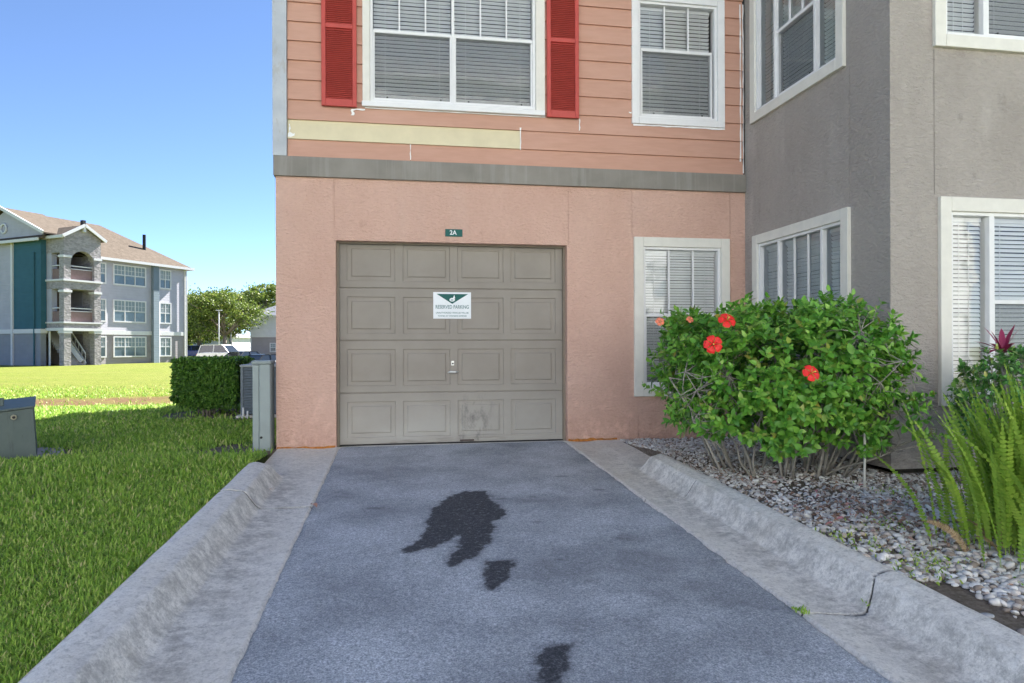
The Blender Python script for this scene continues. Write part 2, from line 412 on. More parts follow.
sky.sun_elevation = SUN_EL; sky.sun_rotation = SUN_AZ; sky.air_density = .9; sky.dust_density = 0; sky.ozone_density = 3.2; sky.altitude = 4500
bg = w.node_tree.nodes['Background']; w.node_tree.links.new(sky.outputs[0], bg.inputs[0]); bg.inputs[1].default_value = .060
sl = bpy.data.lights.new('sun', 'SUN'); so = bpy.data.objects.new('sun', sl); COL.objects.link(so)
sl.energy = 5.0; sl.angle = radians(.5); sl.color = (1, .96, .90)
S = Vector((cos(SUN_EL)*sin(SUN_AZ), cos(SUN_EL)*cos(SUN_AZ), sin(SUN_EL)))
so.rotation_euler = S.to_track_quat('Z', 'Y').to_euler(); so.location = (10, 10, 30)
SC.view_settings.view_transform = 'Standard'; SC.view_settings.look = 'None'; SC.view_settings.exposure = 2.3; SC.view_settings.gamma = 1
SC.render.engine = 'CYCLES'; SC.cycles.max_bounces = 8; SC.cycles.transparent_max_bounces = 16

# ------------------------------------------------------------------ ground
def lotx(Y): return -9.5-.289*(Y-28)
def gz(X, Y):
    X = np.asarray(X, float); Y = np.asarray(Y, float)
    left = np.where(Y < -1.3, .105+SLOPE*np.maximum(Y, -9), 0); left = np.where(Y >= -1.3, .0556*(1-sm(Y, -1.3, .2))+.0, left)
    right = .095+SLOPE*np.clip(Y, -9, -1.2)+np.where(Y > -1.2, -.049*sm(Y, -1.2, -.2), 0)
    z = np.where(X < 1, left, right)
    z = z-.13*np.exp(-((Y-8.2)/2.3)**2)*(X < 0)
    z = z-.26*sm(Y, 18, 45)
    z = z-.80*sm(X-lotx(Y), 1.0, 7.0)*sm(Y, 20, 32)
    under = (X > -.57) & (X < 2.93) & (Y < .05)
    under = under | ((X > 2.9) & (X < 3.025) & (Y > -1.35) & (Y < .05))
    return np.where(under, np.minimum(z, SLOPE*np.maximum(Y, -9)-.06), z)
xs = np.unique(np.round(np.concatenate([np.linspace(-400, -60, 12), np.linspace(-60, -12, 40), np.linspace(-12, -.7, 190), [-.62, -.575, -.565, -.4, .5, 1.5, 2.5, 2.925, 2.935, 3.0, 3.022, 3.03], np.linspace(3.05, 8, 70), np.linspace(8, 60, 20), np.linspace(60, 400, 10)]), 3))
ys = np.unique(np.round(np.concatenate([np.linspace(-400, -12, 14), np.linspace(-12, 14, 400), np.linspace(14, 60, 90), np.linspace(60, 120, 20), np.linspace(120, 600, 12)]), 3))
GX, GY = np.meshgrid(xs, ys); Z = gz(GX, GY)
nearm = (GX < -.3) & (GY < 14)
Z = Z+np.where(nearm, .012*(fbm(GX*3, GY*3, 5)-.5), 0)
nx, ny = len(xs), len(ys); I = np.arange(nx*ny).reshape(ny, nx)
F = np.stack([I[:-1, :-1], I[:-1, 1:], I[1:, 1:], I[1:, :-1]], -1).reshape(-1, 4)
def barefn(X, Y):
    c = 8.1+.25*(X+5.0); wdt = 1.9+.9*(fbm(X*1.1, Y*1.1, 3)-.5)
    b = (1-sm(np.abs(Y-c-1.0*(fbm(X*.9, Y*.2, 8)-.5)), wdt*.6, wdt))*(X < -.5)
    return b*(.55+.45*sm(fbm(X*3, Y*3, 4), .25, .55))
def soilfn(X, Y):
    s = 1-sm(np.hypot((X+.95)/.55, (Y+.1)/.8), .6, 1.0+.5*(fbm(X*6, Y*6, 9)-.5))          # by the utility box
    s = np.maximum(s, 1-sm(np.hypot((X+2.15)/.95, (Y-4.0)/1.25), .75, 1.0))                       # under the hedge
    s = np.maximum(s, 1-sm(np.hypot((X+1.5)/1.0, (Y-3.5)/.9), .7, 1.0))
    s = np.maximum(s, .9*(1-sm(np.hypot((X+3.0)/.95, (Y+.05)/.55), .75, 1.1)))
    s = np.maximum(s, (1-sm(X, -.70, -.62)*0-sm(-X, .60, .66))*(X < 0)*(Y < -1))
    s = np.maximum(s, (X > 1)*(X < 9)*(Y < .2)*(Y > -9)*1.0)
    return np.clip(s, 0, 1)
npmesh('ground', np.stack([GX, GY, Z], -1).reshape(-1, 3), [F], GROUND, smooth=True,
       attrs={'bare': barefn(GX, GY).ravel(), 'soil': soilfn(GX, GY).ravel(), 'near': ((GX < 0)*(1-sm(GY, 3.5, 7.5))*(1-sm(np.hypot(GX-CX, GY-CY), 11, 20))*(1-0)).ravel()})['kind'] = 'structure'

# ------------------------------------------------------------------ driveway with stains
S1 = [[1.135,-1.981],[1.286,-2.005],[1.293,-2.24],[1.353,-2.661],[1.293,-2.744],[1.232,-2.802],[1.21,-3.009],[1.15,-3.226],[1.02,-3.458],[0.914,-3.563],[0.89,-3.53],[0.95,-3.317],[1.006,-3.074],[0.971,-3.05],[0.871,-3.218],[0.697,-3.343],[0.653,-3.32],[0.729,-3.143],[0.794,-2.964],[0.809,-2.715],[0.885,-2.392],[0.993,-2.138]]
S2 = [[1.107,-3.518],[1.243,-3.524],[1.244,-3.585],[1.185,-3.748],[1.111,-3.867],[1.076,-3.911],[1.066,-3.835],[1.066,-3.715]]
S3 = [[1.211,-4.519],[1.28,-4.487],[1.343,-4.489],[1.312,-4.576],[1.275,-4.671],[1.213,-4.769],[1.146,-4.87],[1.125,-4.802],[1.127,-4.734],[1.164,-4.592]]
dx = np.linspace(0, 1, 200); dy = np.unique(np.concatenate([np.linspace(-9, -5.2, 120), np.linspace(-5.2, -.0, 440)]))
A, B = np.meshgrid(dx, dy)
eL = .024+.020*(fbm(B*4, B*0, 21)-.5)+.02*(fbm(B*17, B*0, 22)-.5); eR = 2.42+.025*(fbm(B*4, B*0, 23)-.5)+.03*(fbm(B*17, B*0, 24)-.5)
X = eL+(eR-eL)*A; Y = B
Zd = SLOPE*Y+.008+.010*(fbm(X*2.5, Y*2.5, 30)-.5)-.02*(np.exp(-A/.006)+np.exp(-(1-A)/.006))
ins = np.full(X.shape, 1e9)
for P in (S1, S2, S3): ins = np.minimum(ins, seg_dist(X, Y, P))
jit = .06*(fbm(X*12, Y*12, 31)-.5)+.045*(fbm(X*38, Y*38, 33)-.5)
stain = np.maximum(1-sm(ins+jit, -.010, .012), .35*(1-sm(ins+jit*1.6, .0, .05)))
faint = np.zeros(X.shape)
for (fx, fy, rx, ry, a) in ((1.95, -3.3, .12, .22, .8), (1.6, -2.3, .22, .12, .5), (1.45, -3.0, .1, .1, .3), (.55, -3.4, .3, .25, .3), (1.75, -4.2, .35, .5, .35), (.35, -1.4, .3, .3, .3), (1.9, -1.8, .3, .25, .35)):
    faint = np.maximum(faint, a*np.exp(-((X-fx)/rx)**2-((Y-fy)/ry)**2)*(.2+1.5*sm(fbm(X*8, Y*8, 40), .35, .7)))
for (fx, fy, r_) in ((1.98, -1.62, .05), (1.37, -2.25, .04), (1.62, -2.23, .03), (.47, -2.36, .05), (1.52, -2.85, .035), (1.5, -3.55, .02), (2.16, -2.1, .04)):
    faint = np.maximum(faint, 2*np.exp(-((X-fx)/r_)**2-((Y-fy)/(r_*.5))**2))
ny, nx = X.shape; I = np.arange(nx*ny).reshape(ny, nx)
F = np.stack([I[:-1, :-1], I[:-1, 1:], I[1:, 1:], I[1:, :-1]], -1).reshape(-1, 4)
o = npmesh('driveway', np.stack([X, Y, Zd], -1).reshape(-1, 3), [F], ASPHALT, smooth=True, attrs={'stain': stain.ravel(), 'faint': np.clip(faint, 0, 1).ravel()})
tag(o, kind='structure')

# ------------------------------------------------------------------ kerbs: gutter pan, rolled face, rounded top, apron by the wall
def kerb(side):
    joints = (-2.25, -6.4) if side < 0 else (-2.42, -4.38)
    yy = [np.linspace(-9, -6, 90), np.linspace(-6, 0, 420)]+[np.linspace(j-.03, j+.03, 25) for j in joints]
    yy = np.unique(np.concatenate(yy)); ss = np.unique(np.concatenate([np.linspace(0, .33, 22), np.linspace(.33, .47, 22), np.linspace(.47, .6, 14), [-.03]]))
    Sg, Yg = np.meshgrid(ss, yy)
    pan = -.012*np.sin(np.clip(Sg/.36, 0, 1)*pi)+.006
    warp = .014*(fbm(Yg*1.5, Sg*0, 50+side)-.5)
    H = .128*sm(Sg+warp, .325, .455)**1.15+.014*sm(Sg, .45, .54)-.012*sm(Sg, .555, .60)
    ny0 = -1.12 if side < 0 else -1.28
    E = 1-sm(Yg+.05*np.sin(Sg*5), ny0-.22, ny0)
    Zc = SLOPE*Yg+pan+H*E+.005*(fbm(Yg*5, Sg*9, 52)-.5)+.004
    Zc = np.where(Sg < -.01, SLOPE*Yg-.05, Zc)
    g = np.zeros(Sg.shape)
    for k, j in enumerate(joints):
        bend = .10*sm(Sg, .28, .5) if side > 0 and k == 1 else (.02*np.sin(Sg*9))
        if side > 0 and k == 1: bend = bend-.05*sm(Sg, .1, .3)+.02*(fbm(Sg*20, Sg*0, 3)-.5)
        d = np.abs(Yg-(j+bend)); wd = .0055 if (side > 0 and k == 1) else .010
        if side > 0 and k == 0: wd = .005
        g = np.maximum(g, 1-sm(d, wd*.5, wd*1.4)); 
    Zc = Zc-.010*g
    wid = 1.0-(.06 if side > 0 else .0)
    if side > 0: wid = (.53+.07*sm(Yg, -1.50, -1.25))/.6
    Xc = (0.024-Sg*wid) if side < 0 else (2.42+Sg*wid)
    Xc = Xc+(.008*(fbm(Yg*3, Sg*0, 55)-.5))*np.where(Sg > .55, 1, 0)
    dirt = np.exp(-((Sg-.27)/.13)**2)*sm(-Yg, .5, 2.0)*(1.0 if side < 0 else .75)+.55*np.exp(-((Sg-.40)/.05)**2)*E+.25
    dirt = np.clip(dirt*(.6+.8*fbm(Yg*1.2, Sg*3, 57)), 0, 1)
    ny, nx = Sg.shape; I = np.arange(nx*ny).reshape(ny, nx)
    F = np.stack([I[:-1, :-1], I[:-1, 1:], I[1:, 1:], I[1:, :-1]], -1).reshape(-1, 4)
    V = np.stack([Xc, Yg, Zc], -1).reshape(-1, 3)
    # outer skirt
    n0 = len(V); sk = np.stack([Xc[:, -1], Yg[:, -1], Zc[:, -1]-.22], -1); V = np.concatenate([V, sk])
    j = np.arange(n0, n0+ny); F2 = np.stack([I[:-1, -1], j[:-1], j[1:], I[1:, -1]], -1)
    if side > 0: pass
    else: F = F[:, ::-1]; F2 = F2[:, ::-1]
    F2 = F2[:, ::-1] if side > 0 else F2[:, ::-1]
    z = np.zeros(ny)
    o = npmesh('kerb', V, [F, F2], CONC, smooth=True, attrs={'dirt': np.concatenate([dirt.ravel(), z+.6]), 'groove': np.concatenate([g.ravel(), z])})
    tag(o, kind='structure')
kerb(-1); kerb(1)

# ------------------------------------------------------------------ our apartment building
H = empty('apartment_building', (2, 0, 0)); tag(H, 'salmon stucco and siding apartment building with garage door and projecting grey stucco bay', 'building')
class Fr:  # wall frame: x along wall (to the right seen from outside), z up, d outward
    def __init__(s, O, U): s.O = Vector((O[0], O[1], 0)); s.U = Vector((U[0], U[1], 0)).normalized(); s.N = Vector((s.U.y, -s.U.x, 0))
    def P(s, x, z, d=0): return s.O+s.U*x+s.N*d+Vector((0, 0, z))
    def M(s):
        U, N, O = s.U, s.N, s.O
        return Matrix(((U.x, N.x, 0, O.x), (U.y, N.y, 0, O.y), (0, 0, 1, 0), (0, 0, 0, 1)))
    def box(s, mb, x0, x1, z0, z1, d0, d1, bev=0): mb.box((x0, d0, z0), (x1, d1, z1), s.M(), bev)
def cuts_wall(fr, mb, x0, x1, z0, z1, holes, d=0, depth=.12, joints=(), jd=.012):
    """sheet wall with recessed openings; joints are 6 mm grooves"""
    hs = [(a, b, c, e, depth, False) for a, b, c, e in holes]+[(a, b, c, e, jd, True) for a, b, c, e in joints]
    X = sorted({x0, x1, *[h[0] for h in hs], *[h[1] for h in hs]}); Zs = sorted({z0, z1, *[h[2] for h in hs], *[h[3] for h in hs]})
    X = [v for v in X if x0-1e-6 <= v <= x1+1e-6]; Zs = [v for v in Zs if z0-1e-6 <= v <= z1+1e-6]
    for i in range(len(X)-1):
        for j in range(len(Zs)-1):
            cx_, cz_ = (X[i]+X[i+1])/2, (Zs[j]+Zs[j+1])/2
            if any(h[0] < cx_ < h[1] and h[2] < cz_ < h[3] for h in hs): continue
            mb.face([fr.P(X[i], Zs[j], d), fr.P(X[i+1], Zs[j], d), fr.P(X[i+1], Zs[j+1], d), fr.P(X[i], Zs[j+1], d)])
    for a, b, c, e, dp, j in hs:
        mb.face([fr.P(a, c, d), fr.P(a, e, d), fr.P(a, e, d-dp), fr.P(a, c, d-dp)])
        mb.face([fr.P(b, c, d), fr.P(b, c, d-dp), fr.P(b, e, d-dp), fr.P(b, e, d)])
        mb.face([fr.P(a, e, d), fr.P(b, e, d), fr.P(b, e, d-dp), fr.P(a, e, d-dp)])
        mb.face([fr.P(a, c, d), fr.P(a, c, d-dp), fr.P(b, c, d-dp), fr.P(b, c, d)])
        if j: mb.face([fr.P(a, c, d-dp), fr.P(b, c, d-dp), fr.P(b, e, d-dp), fr.P(a, e, d-dp)])
ZT = 4.96; ZTT = 8.3; TX = 2.85; YB = 8.4  # unseen third storey and eave heights shaped to cast the lawn shadow
Ff = Fr((0, 0), (1, 0)); Fs = Fr((4.521, 0), (0, -1)); Fb = Fr((4.521, -2.311), (1, 0))
# ---- front lower stucco wall
G = .006
mb = MB()
cuts_wall(Ff, mb, -.59, 4.521, .0, 2.80, [(0, 2.44, -.01, 2.135), (3.30, 4.215, .585, 2.14)],
          joints=[(-.018, -.018+G, 2.145, 2.79), (2.452, 2.452+G, 2.145, 2.79), (3.176, 3.176+G, 2.25, 2.79), (4.335, 4.335+G, 2.25, 2.79), (3.24, 3.24+G, .01, .47)])
mb.face([Ff.P(-.59, 0, 0), Ff.P(-.59, 2.8, 0), Ff.P(-.59, 2.8, -YB), Ff.P(-.59, 0, -YB)])
o = mb.build('stucco_wall', PINK, H, recalc=False); tag(o, 'salmon stucco lower wall around the garage door')
# ---- grey side and bay walls
mb = MB()
cuts_wall(Fs, mb, 0, 2.311, .045, ZTT, [(.30, 1.73, .6, 2.15), (.27, 1.68, 3.6, 5.0)], joints=[(1.815, 1.815+G, 2.27, 3.48), (.20, .20+G, 2.27, 3.48)])
cuts_wall(Fb, mb, 0, 9, .045, ZTT, [(.53, 2.00, .65, 2.13), (.49, 1.96, 3.56, 5.0)], joints=[(.395, .395+G, 2.26, 3.44), (2.1, 2.1+G, .05, 8)])
o = mb.build('stucco_wall', GREY, H, recalc=False); tag(o, 'grey stucco walls of the projecting bay')
mb = MB()   # dark inset footing showing under the grey stucco
Fs.box(mb, .0, 2.27, -.3, .05, -.25, -.045); Fb.box(mb, .045, 9, -.3, .05, -.25, -.045)
Ff.box(mb, 2.44, 4.5, -.3, -.0, -.25, -.005); Ff.box(mb, -.585, 0, -.3, -.0, -.25, -.005)
mb.build('foundation', DARK, H)
# ---- siding
mb = MB(); mc = MB()
base = 2.974; courses = [base, 3.153, 3.352, 3.554, 3.757, 3.955]
while courses[-1] < ZTT: courses.append(courses[-1]+.197)
holes = [(.30, 2.17, 3.53, 4.90), (3.20, 4.24, 3.51, 4.90)]
dA, dB = .023, .001
SX0, SX1 = -.47, 4.49
for i in range(len(courses)-1):
    za, zb = courses[i], min(courses[i+1], ZTT)
    x_lo = SX0 if za < ZT-.05 else TX
    zc = sorted({za, zb, *[h[2] for h in holes if za < h[2] < zb], *[h[3] for h in holes if za < h[3] < zb]})
    for z0_, z1_ in zip(zc[:-1], zc[1:]):
        xs_ = [(x_lo, SX1)]
        for h in holes:
            if h[2] < (z0_+z1_)/2 < h[3]:
                xs_ = [q for a, b in xs_ for q in ((a, min(b, h[0])), (max(a, h[1]), b)) if q[1]-q[0] > .001]
        for a, b in xs_:
            d0 = dA+(dB-dA)*(z0_-za)/(zb-za); d1 = dA+(dB-dA)*(z1_-za)/(zb-za)
            pieces = [(a, b, mb)]
            if i == 1: pieces = [(a, 1.926, mc), (1.930, b, mb)]
            if i == 0: pieces = [(a, .76, mb), (.764, b, mb)]
            for pa, pb, q in pieces:
                q.face([Ff.P(pa, z0_, d0), Ff.P(pb, z0_, d0), Ff.P(pb, z1_, d1), Ff.P(pa, z1_, d1)])
                if z0_ == za: q.face([Ff.P(pa, z0_, dB-.006), Ff.P(pb, z0_, dB-.006), Ff.P(pb, z0_, d0), Ff.P(pa, z0_, d0)])
o = mb.build('siding', SIDING, H, recalc=False); tag(o, 'salmon lap siding of the upper storey')
o = mc.build('siding_board', CREAM, H, recalc=False); tag(o, 'unpainted cream siding board under the wide window')
mb = MB(); cuts_wall(Ff, mb, SX0, 4.52, 2.80, ZT, holes, d=-.008, depth=.1); cuts_wall(Ff, mb, TX, 4.52, ZT, ZTT, [], d=-.008)
mb.build('sheathing', DARKROOM, H, recalc=False)
# side wall upper, corner boards, belts
mb = MB()
Ff.box(mb, -.612, -.474, 2.972, ZT, -.12, .042, .003); Ff.box(mb, TX-.1, TX, ZT+.2, ZTT, -.1, .03)
mb.build('corner_board', CORNER, H)
mb = MB(); Ff.box(mb, -.607, 4.518, 2.772, 2.972, -.02, .038, .003); mb.box((-.607, .02, 2.772), (-.56, YB, 2.972))
mb.build('belt_trim', BELT, H)
mb = MB()
mb.face([(-.60, .12, 2.97), (-.60, YB, 2.97), (-.60, YB, ZT), (-.60, .12, ZT)]); mb.face([(-.59, YB, 0), (TX, YB, 0), (TX, YB, ZT), (-.59, YB, ZT)])
mb.face([(TX, 14, 0), (13.521, 14, 0), (13.521, 14, ZTT), (TX, 14, ZTT)]); mb.face([(TX, .0, ZT), (TX, 14, ZT), (TX, 14, ZTT), (TX, 0, ZTT)]); mb.face([(TX, YB, 0), (TX, 14, 0), (TX, 14, ZT), (TX, YB, ZT)])
mb.face([(13.521, -2.311, 0), (13.521, 14, 0), (13.521, 14, ZTT), (13.521, -2.311, ZTT)])
o = mb.build('siding', SIDING, H, recalc=False); tag(o, 'salmon siding on the far sides and the added shadow-casting third storey')
# unseen roofs, the tall one raised to throw shade over the foreground
def hip(mb, x0, y0, x1, y1, z, h, t=.22):
    c = min(x1-x0, y1-y0)/2; a = [(x0, y0), (x1, y0), (x1, y1), (x0, y1)]
    if x1-x0 > y1-y0: r = [(x0+c, (y0+y1)/2), (x1-c, (y0+y1)/2)]; q = [[0, 1, 5, 4], [1, 2, 5], [2, 3, 4, 5], [3, 0, 4]]
    else: r = [((x0+x1)/2, y0+c), ((x0+x1)/2, y1-c)]; q = [[0, 1, 4], [1, 2, 5, 4], [2, 3, 5], [3, 0, 4, 5]]
    vs = [(*p, z) for p in a]+[(*p, z+h) for p in r]; mb.add(vs, q+[[3, 2, 1, 0]])
mb = MB(); hip(mb, -.72, -.12, TX+.2, YB+.1, ZT+.13, .8); mb.build('roof', ROOFG, H)
mb = MB(); hip(mb, TX-.2, -2.65, 13.8, 14.3, ZTT+.16, 2.6); mb.build('roof', ROOFG, H)
mb = MB(); mb.box((-.72, -.12, ZT), (TX-.005, YB+.1, ZT+.128)); mb.build('fascia', FARWHITE, H)
mb = MB(); mb.box((TX-.2, -2.65, ZTT), (13.8, 14.3, ZTT+.158)); mb.build('fascia', FARWHITE, H)
# floor slab inside so that no light creeps in
mb = MB(); mb.box((-.57, .15, 2.6), (13.5, YB-.05, 2.78)); mb.box((4.7, -2.2, 2.6), (13.4, .1, 2.78)); mb.build('floor_slab', DARKROOM, H)

# caulk and smears (each blob its own little relief)
mb = MB()
def smear(x0, x1, z0, z1, d=.024, n=9, fr=Ff, wob=.012):
    pts = []
    rr = random.Random(int(x0*1000+z0*77))
    vert = (z1-z0) > (x1-x0)
    L = []; R = []
    for i in range(n+1):
        t = i/n
        if vert: L.append((x0+rr.uniform(-wob, wob), z0+(z1-z0)*t)); R.append((x1+rr.uniform(-wob, wob), z0+(z1-z0)*t))
        else: L.append((x0+(x1-x0)*t, z0+rr.uniform(-wob, wob))); R.append((x0+(x1-x0)*t, z1+rr.uniform(-wob, wob)))
    for i in range(n):
        mb.face([fr.P(*L[i], d), fr.P(*L[i+1], d), fr.P(*R[i+1], d), fr.P(*R[i], d)])
smear(-.466, -.40, 3.175, 3.21, .0225, 5); smear(-.455, -.44, 3.19, 3.30, .0226, 5, wob=.008)
smear(.16, .185, 3.42, 3.485, .0225, 5); smear(.17, .30, 3.475, 3.49, .0226, 6, wob=.005)
smear(1.922, 1.934, 3.14, 3.38, .0235, 6, wob=.004); smear(.758, .766, 2.985, 3.15, .0225, 5, wob=.003)
smear(2.575, 2.585, 3.38, 3.51, .0225, 4, wob=.004)
smear(4.45, 4.463, 3.12, 4.9, .0225, 22, wob=.005); smear(4.485, 4.495, 2.99, 4.9, .0236, 22, wob=.003)
smear(3.14, 3.17, 3.60, 3.615, .0225, 3, wob=.004); smear(3.19, 4.27, 3.468, 3.485, .0225, 14, wob=.004); smear(.3, 2.2, 3.500, 3.512, .0225, 14, wob=.002)
mb.build('caulk_line', CAULK, H, recalc=False)
mb = MB(); smear(-.585, -.01, -.004, .022, .004, 16, wob=.007); smear(2.45, 3.0, -.004, .03, .004, 16, wob=.009); o = mb.build('stain_edge', RUST, H, recalc=False); tag(o, 'rust coloured line of soil along the foot of the salmon wall')

# ---- windows
def blind(fr, x0, x1, z0, z1, d, parent, pitch=.034, w=.031, tilt=48, label=None, wf=.86):
    w = pitch*wf; d = d+.032
    mb = MB(); n = int((z1-z0)/pitch); a = radians(tilt); rr = random.Random(int(x0*100+z0*13))
    for i in range(n):
        z = z1-.03-(i+.5)*pitch+rr.uniform(-.0015, .0015)
        h = w/2*sin(a); e = w/2*cos(a)
        mb.face([fr.P(x0, z-h, d+e), fr.P(x1, z-h, d+e), fr.P(x1, z+h*.1+.0015, d+.001), fr.P(x0, z+h*.1+.0015, d+.001)])
        mb.face([fr.P(x0, z+h*.1+.0015, d+.001), fr.P(x1, z+h*.1+.0015, d+.001), fr.P(x1, z+h, d-e), fr.P(x0, z+h, d-e)])
    fr.box(mb, x0, x1, z1-.035, z1, d-.02, d+.02)
    for xx in ([x0+.12, x1-.12] if x1-x0 > .3 else [(x0+x1)/2]): fr.box(mb, xx-.002, xx+.002, z0, z1, d+.014, d+.017)
    return mb.build('blind', BLIND, parent, recalc=False)
def window(fr, x0, x1, z0, z1, units, trim, tm, name_label, tilt=48, sill=None, mont='v', parent=H, pitch=.034):
    """outer trim rectangle; units = list of (xa, xb, kind, muntins); kind 'hung' or 'fixed'"""
    mb = MB(); tl, tr_, tb, tt = trim
    fr.box(mb, x0, x0+tl, z0, z1, -.01, .034, .003); fr.box(mb, x1-tr_, x1, z0, z1, -.01, .034, .003)
    fr.box(mb, x0+tl+.001, x1-tr_-.001, z1-tt, z1, -.01, .032, .003); fr.box(mb, x0+tl+.001, x1-tr_-.001, z0, z0+tb, -.01, .036, .003)
    w_ = mb.build('window', tm, parent); tag(w_, name_label)
    xa, xb, za, zb = x0+tl+.001, x1-tr_-.001, z0+tb+.001, z1-tt-.001
    fm = MB(); f = .028
    fr.box(fm, xa, xa+f, za, zb, -.09, .012, .002); fr.box(fm, xb-f, xb, za, zb, -.09, .012, .002)
    fr.box(fm, xa+f, xb-f, zb-f, zb, -.09, .011, .002); fr.box(fm, xa+f, xb-f, za, za+f, -.09, .013, .002)
    for k, u in enumerate(units):
        ua, ub, kind, mu = u[:4]; rail = u[4] if len(u) > 4 else (za+zb)/2
        ua = max(ua, xa+f); ub = min(ub, xb-f)
        if k: fr.box(fm, units[k-1][1], u[0], za+f, zb-f, -.088, .010, .002)
        if kind == 'hung':
            fr.box(fm, ua, ub, rail-.017, rail+.017, -.07, -.005, .002)
            fr.box(fm, ua, ua+.018, za+f, rail-.017, -.07, -.008); fr.box(fm, ub-.018, ub, za+f, rail-.017, -.07, -.008)
            fr.box(fm, ua+.018, ub-.018, za+f, za+f+.022, -.07, -.008)
            for q in range(1, mu+1):
                xm = ua+(ub-ua)*q/(mu+1); fr.box(fm, xm-.008, xm+.008, rail+.017, zb-f, -.045, -.015)
        else:
            for q in range(1, mu+1):
                xm = ua+(ub-ua)*q/(mu+1); fr.box(fm, xm-.008, xm+.008, za+f, zb-f, -.045, -.015)
    fm.build('frame', WHITE, w_)
    gm = MB(); sc_ = MB(); lk = MB()
    for u in units:
        ua, ub, kind = u[:3]; rail = u[4] if len(u) > 4 else (za+zb)/2
        ua = max(ua, xa+f); ub = min(ub, xb-f)
        if kind == 'hung':
            gm.face([fr.P(ua, rail, -.030), fr.P(ub, rail, -.030), fr.P(ub, zb-f, -.030), fr.P(ua, zb-f, -.030)])
            gm.face([fr.P(ua, za+f, -.046), fr.P(ub, za+f, -.046), fr.P(ub, rail, -.046), fr.P(ua, rail, -.046)])
            sc_.face([fr.P(ua+.018, za+f+.022, -.02), fr.P(ub-.018, za+f+.022, -.02), fr.P(ub-.018, rail-.017, -.02), fr.P(ua+.018, rail-.017, -.02)])
            for q in (.18, .86): fr.box(lk, ua+(ub-ua)*q-.008, ua+(ub-ua)*q+.008, za+f+.024, za+f+.040, -.018, -.010, .002)
        else:
            gm.face([fr.P(ua, za+f, -.036), fr.P(ub, za+f, -.036), fr.P(ub, zb-f, -.036), fr.P(ua, zb-f, -.036)])
    gm.build('pane', GLASS, w_, recalc=False)
    if sc_.f: sc_.build('insect_screen', SCREEN, w_, recalc=False); lk.build('screen_clip', BLACK, w_)
    for u in units:
        ua, ub = max(u[0], xa+f), min(u[1], xb-f)
        blind(fr, ua+.004, ub-.004, za+.03, zb-.03, -.115, w_, tilt=tilt, pitch=pitch, wf=.74 if z0 > 3 else .97)
    dm = MB(); e = .0
    dm.face([fr.P(x0, z0, -.6), fr.P(x1, z0, -.6), fr.P(x1, z1, -.6), fr.P(x0, z1, -.6)])
    for a_, b_ in (((x0, z0), (x1, z0)), ((x1, z0), (x1, z1)), ((x1, z1), (x0, z1)), ((x0, z1), (x0, z0))):
        dm.face([fr.P(*a_, -.13), fr.P(*b_, -.13), fr.P(*b_, -.6), fr.P(*a_, -.6)])
    dm.build('room_box', DARKROOM, w_, recalc=False)
    return w_
window(Ff, 3.196, 4.32, .481, 2.242, [(3.33, 4.19, 'hung', 2, 1.381)], (.105, .105, .105, .105), TRIM, 'ivory trimmed ground floor window half hidden by the hibiscus', tilt=66, pitch=.03)
window(Ff, 3.175, 4.265, 3.49, 4.93, [(3.29, 4.13, 'hung', 2, 4.325)], (.075, .085, .075, .075), WHITE, 'white framed upper window with dark screened lower sash', tilt=-50, pitch=.043)
window(Ff, .275, 2.195, 3.515, 4.94, [(.38, 1.195, 'hung', 2, 4.32), (1.225, 2.065, 'hung', 2, 4.32)], (.075, .10, .06, .08), TRIM, 'wide upper double window between two red shutters', tilt=-50, pitch=.041)
window(Fs, .21, 1.83, .49, 2.245, [(.34, .68, 'fixed', 0), (.71, 1.405, 'hung', 2, 1.38), (1.44, 1.70, 'fixed', 0)], (.10, .10, .10, .10), TRIM, 'ivory trimmed ground floor window on the return of the grey bay', tilt=-62, pitch=.036)
window(Fs, .17, 1.77, 3.495, 5.1, [(.30, .62, 'fixed', 0), (.65, 1.31, 'hung', 2, 4.30), (1.345, 1.64, 'fixed', 0)], (.10, .10, .10, .10), TRIM, 'ivory trimmed upper window on the return of the grey bay', tilt=-50, pitch=.038)
window(Fb, .43, 2.06, .545, 2.24, [(.56, .90, 'fixed', 0), (.95, 1.54, 'hung', 0, 1.395), (1.59, 1.93, 'fixed', 0)], (.10, .10, .10, .115), TRIM, 'ivory trimmed ground floor window behind the clipped bush', tilt=60, pitch=.036)
window(Fb, .385, 2.02, 3.453, 5.1, [(.51, .85, 'fixed', 0), (.90, 1.50, 'hung', 0, 4.3), (1.55, 1.89, 'fixed', 0)], (.10, .10, .10, .10), TRIM, 'ivory trimmed upper window at the top right of the bay', tilt=-50, pitch=.038)
mb = MB(); Ff.box(mb, .27, 2.19, 3.512, 3.565, .036, .062, .004); mb.build('window_sill', WHITE, H)
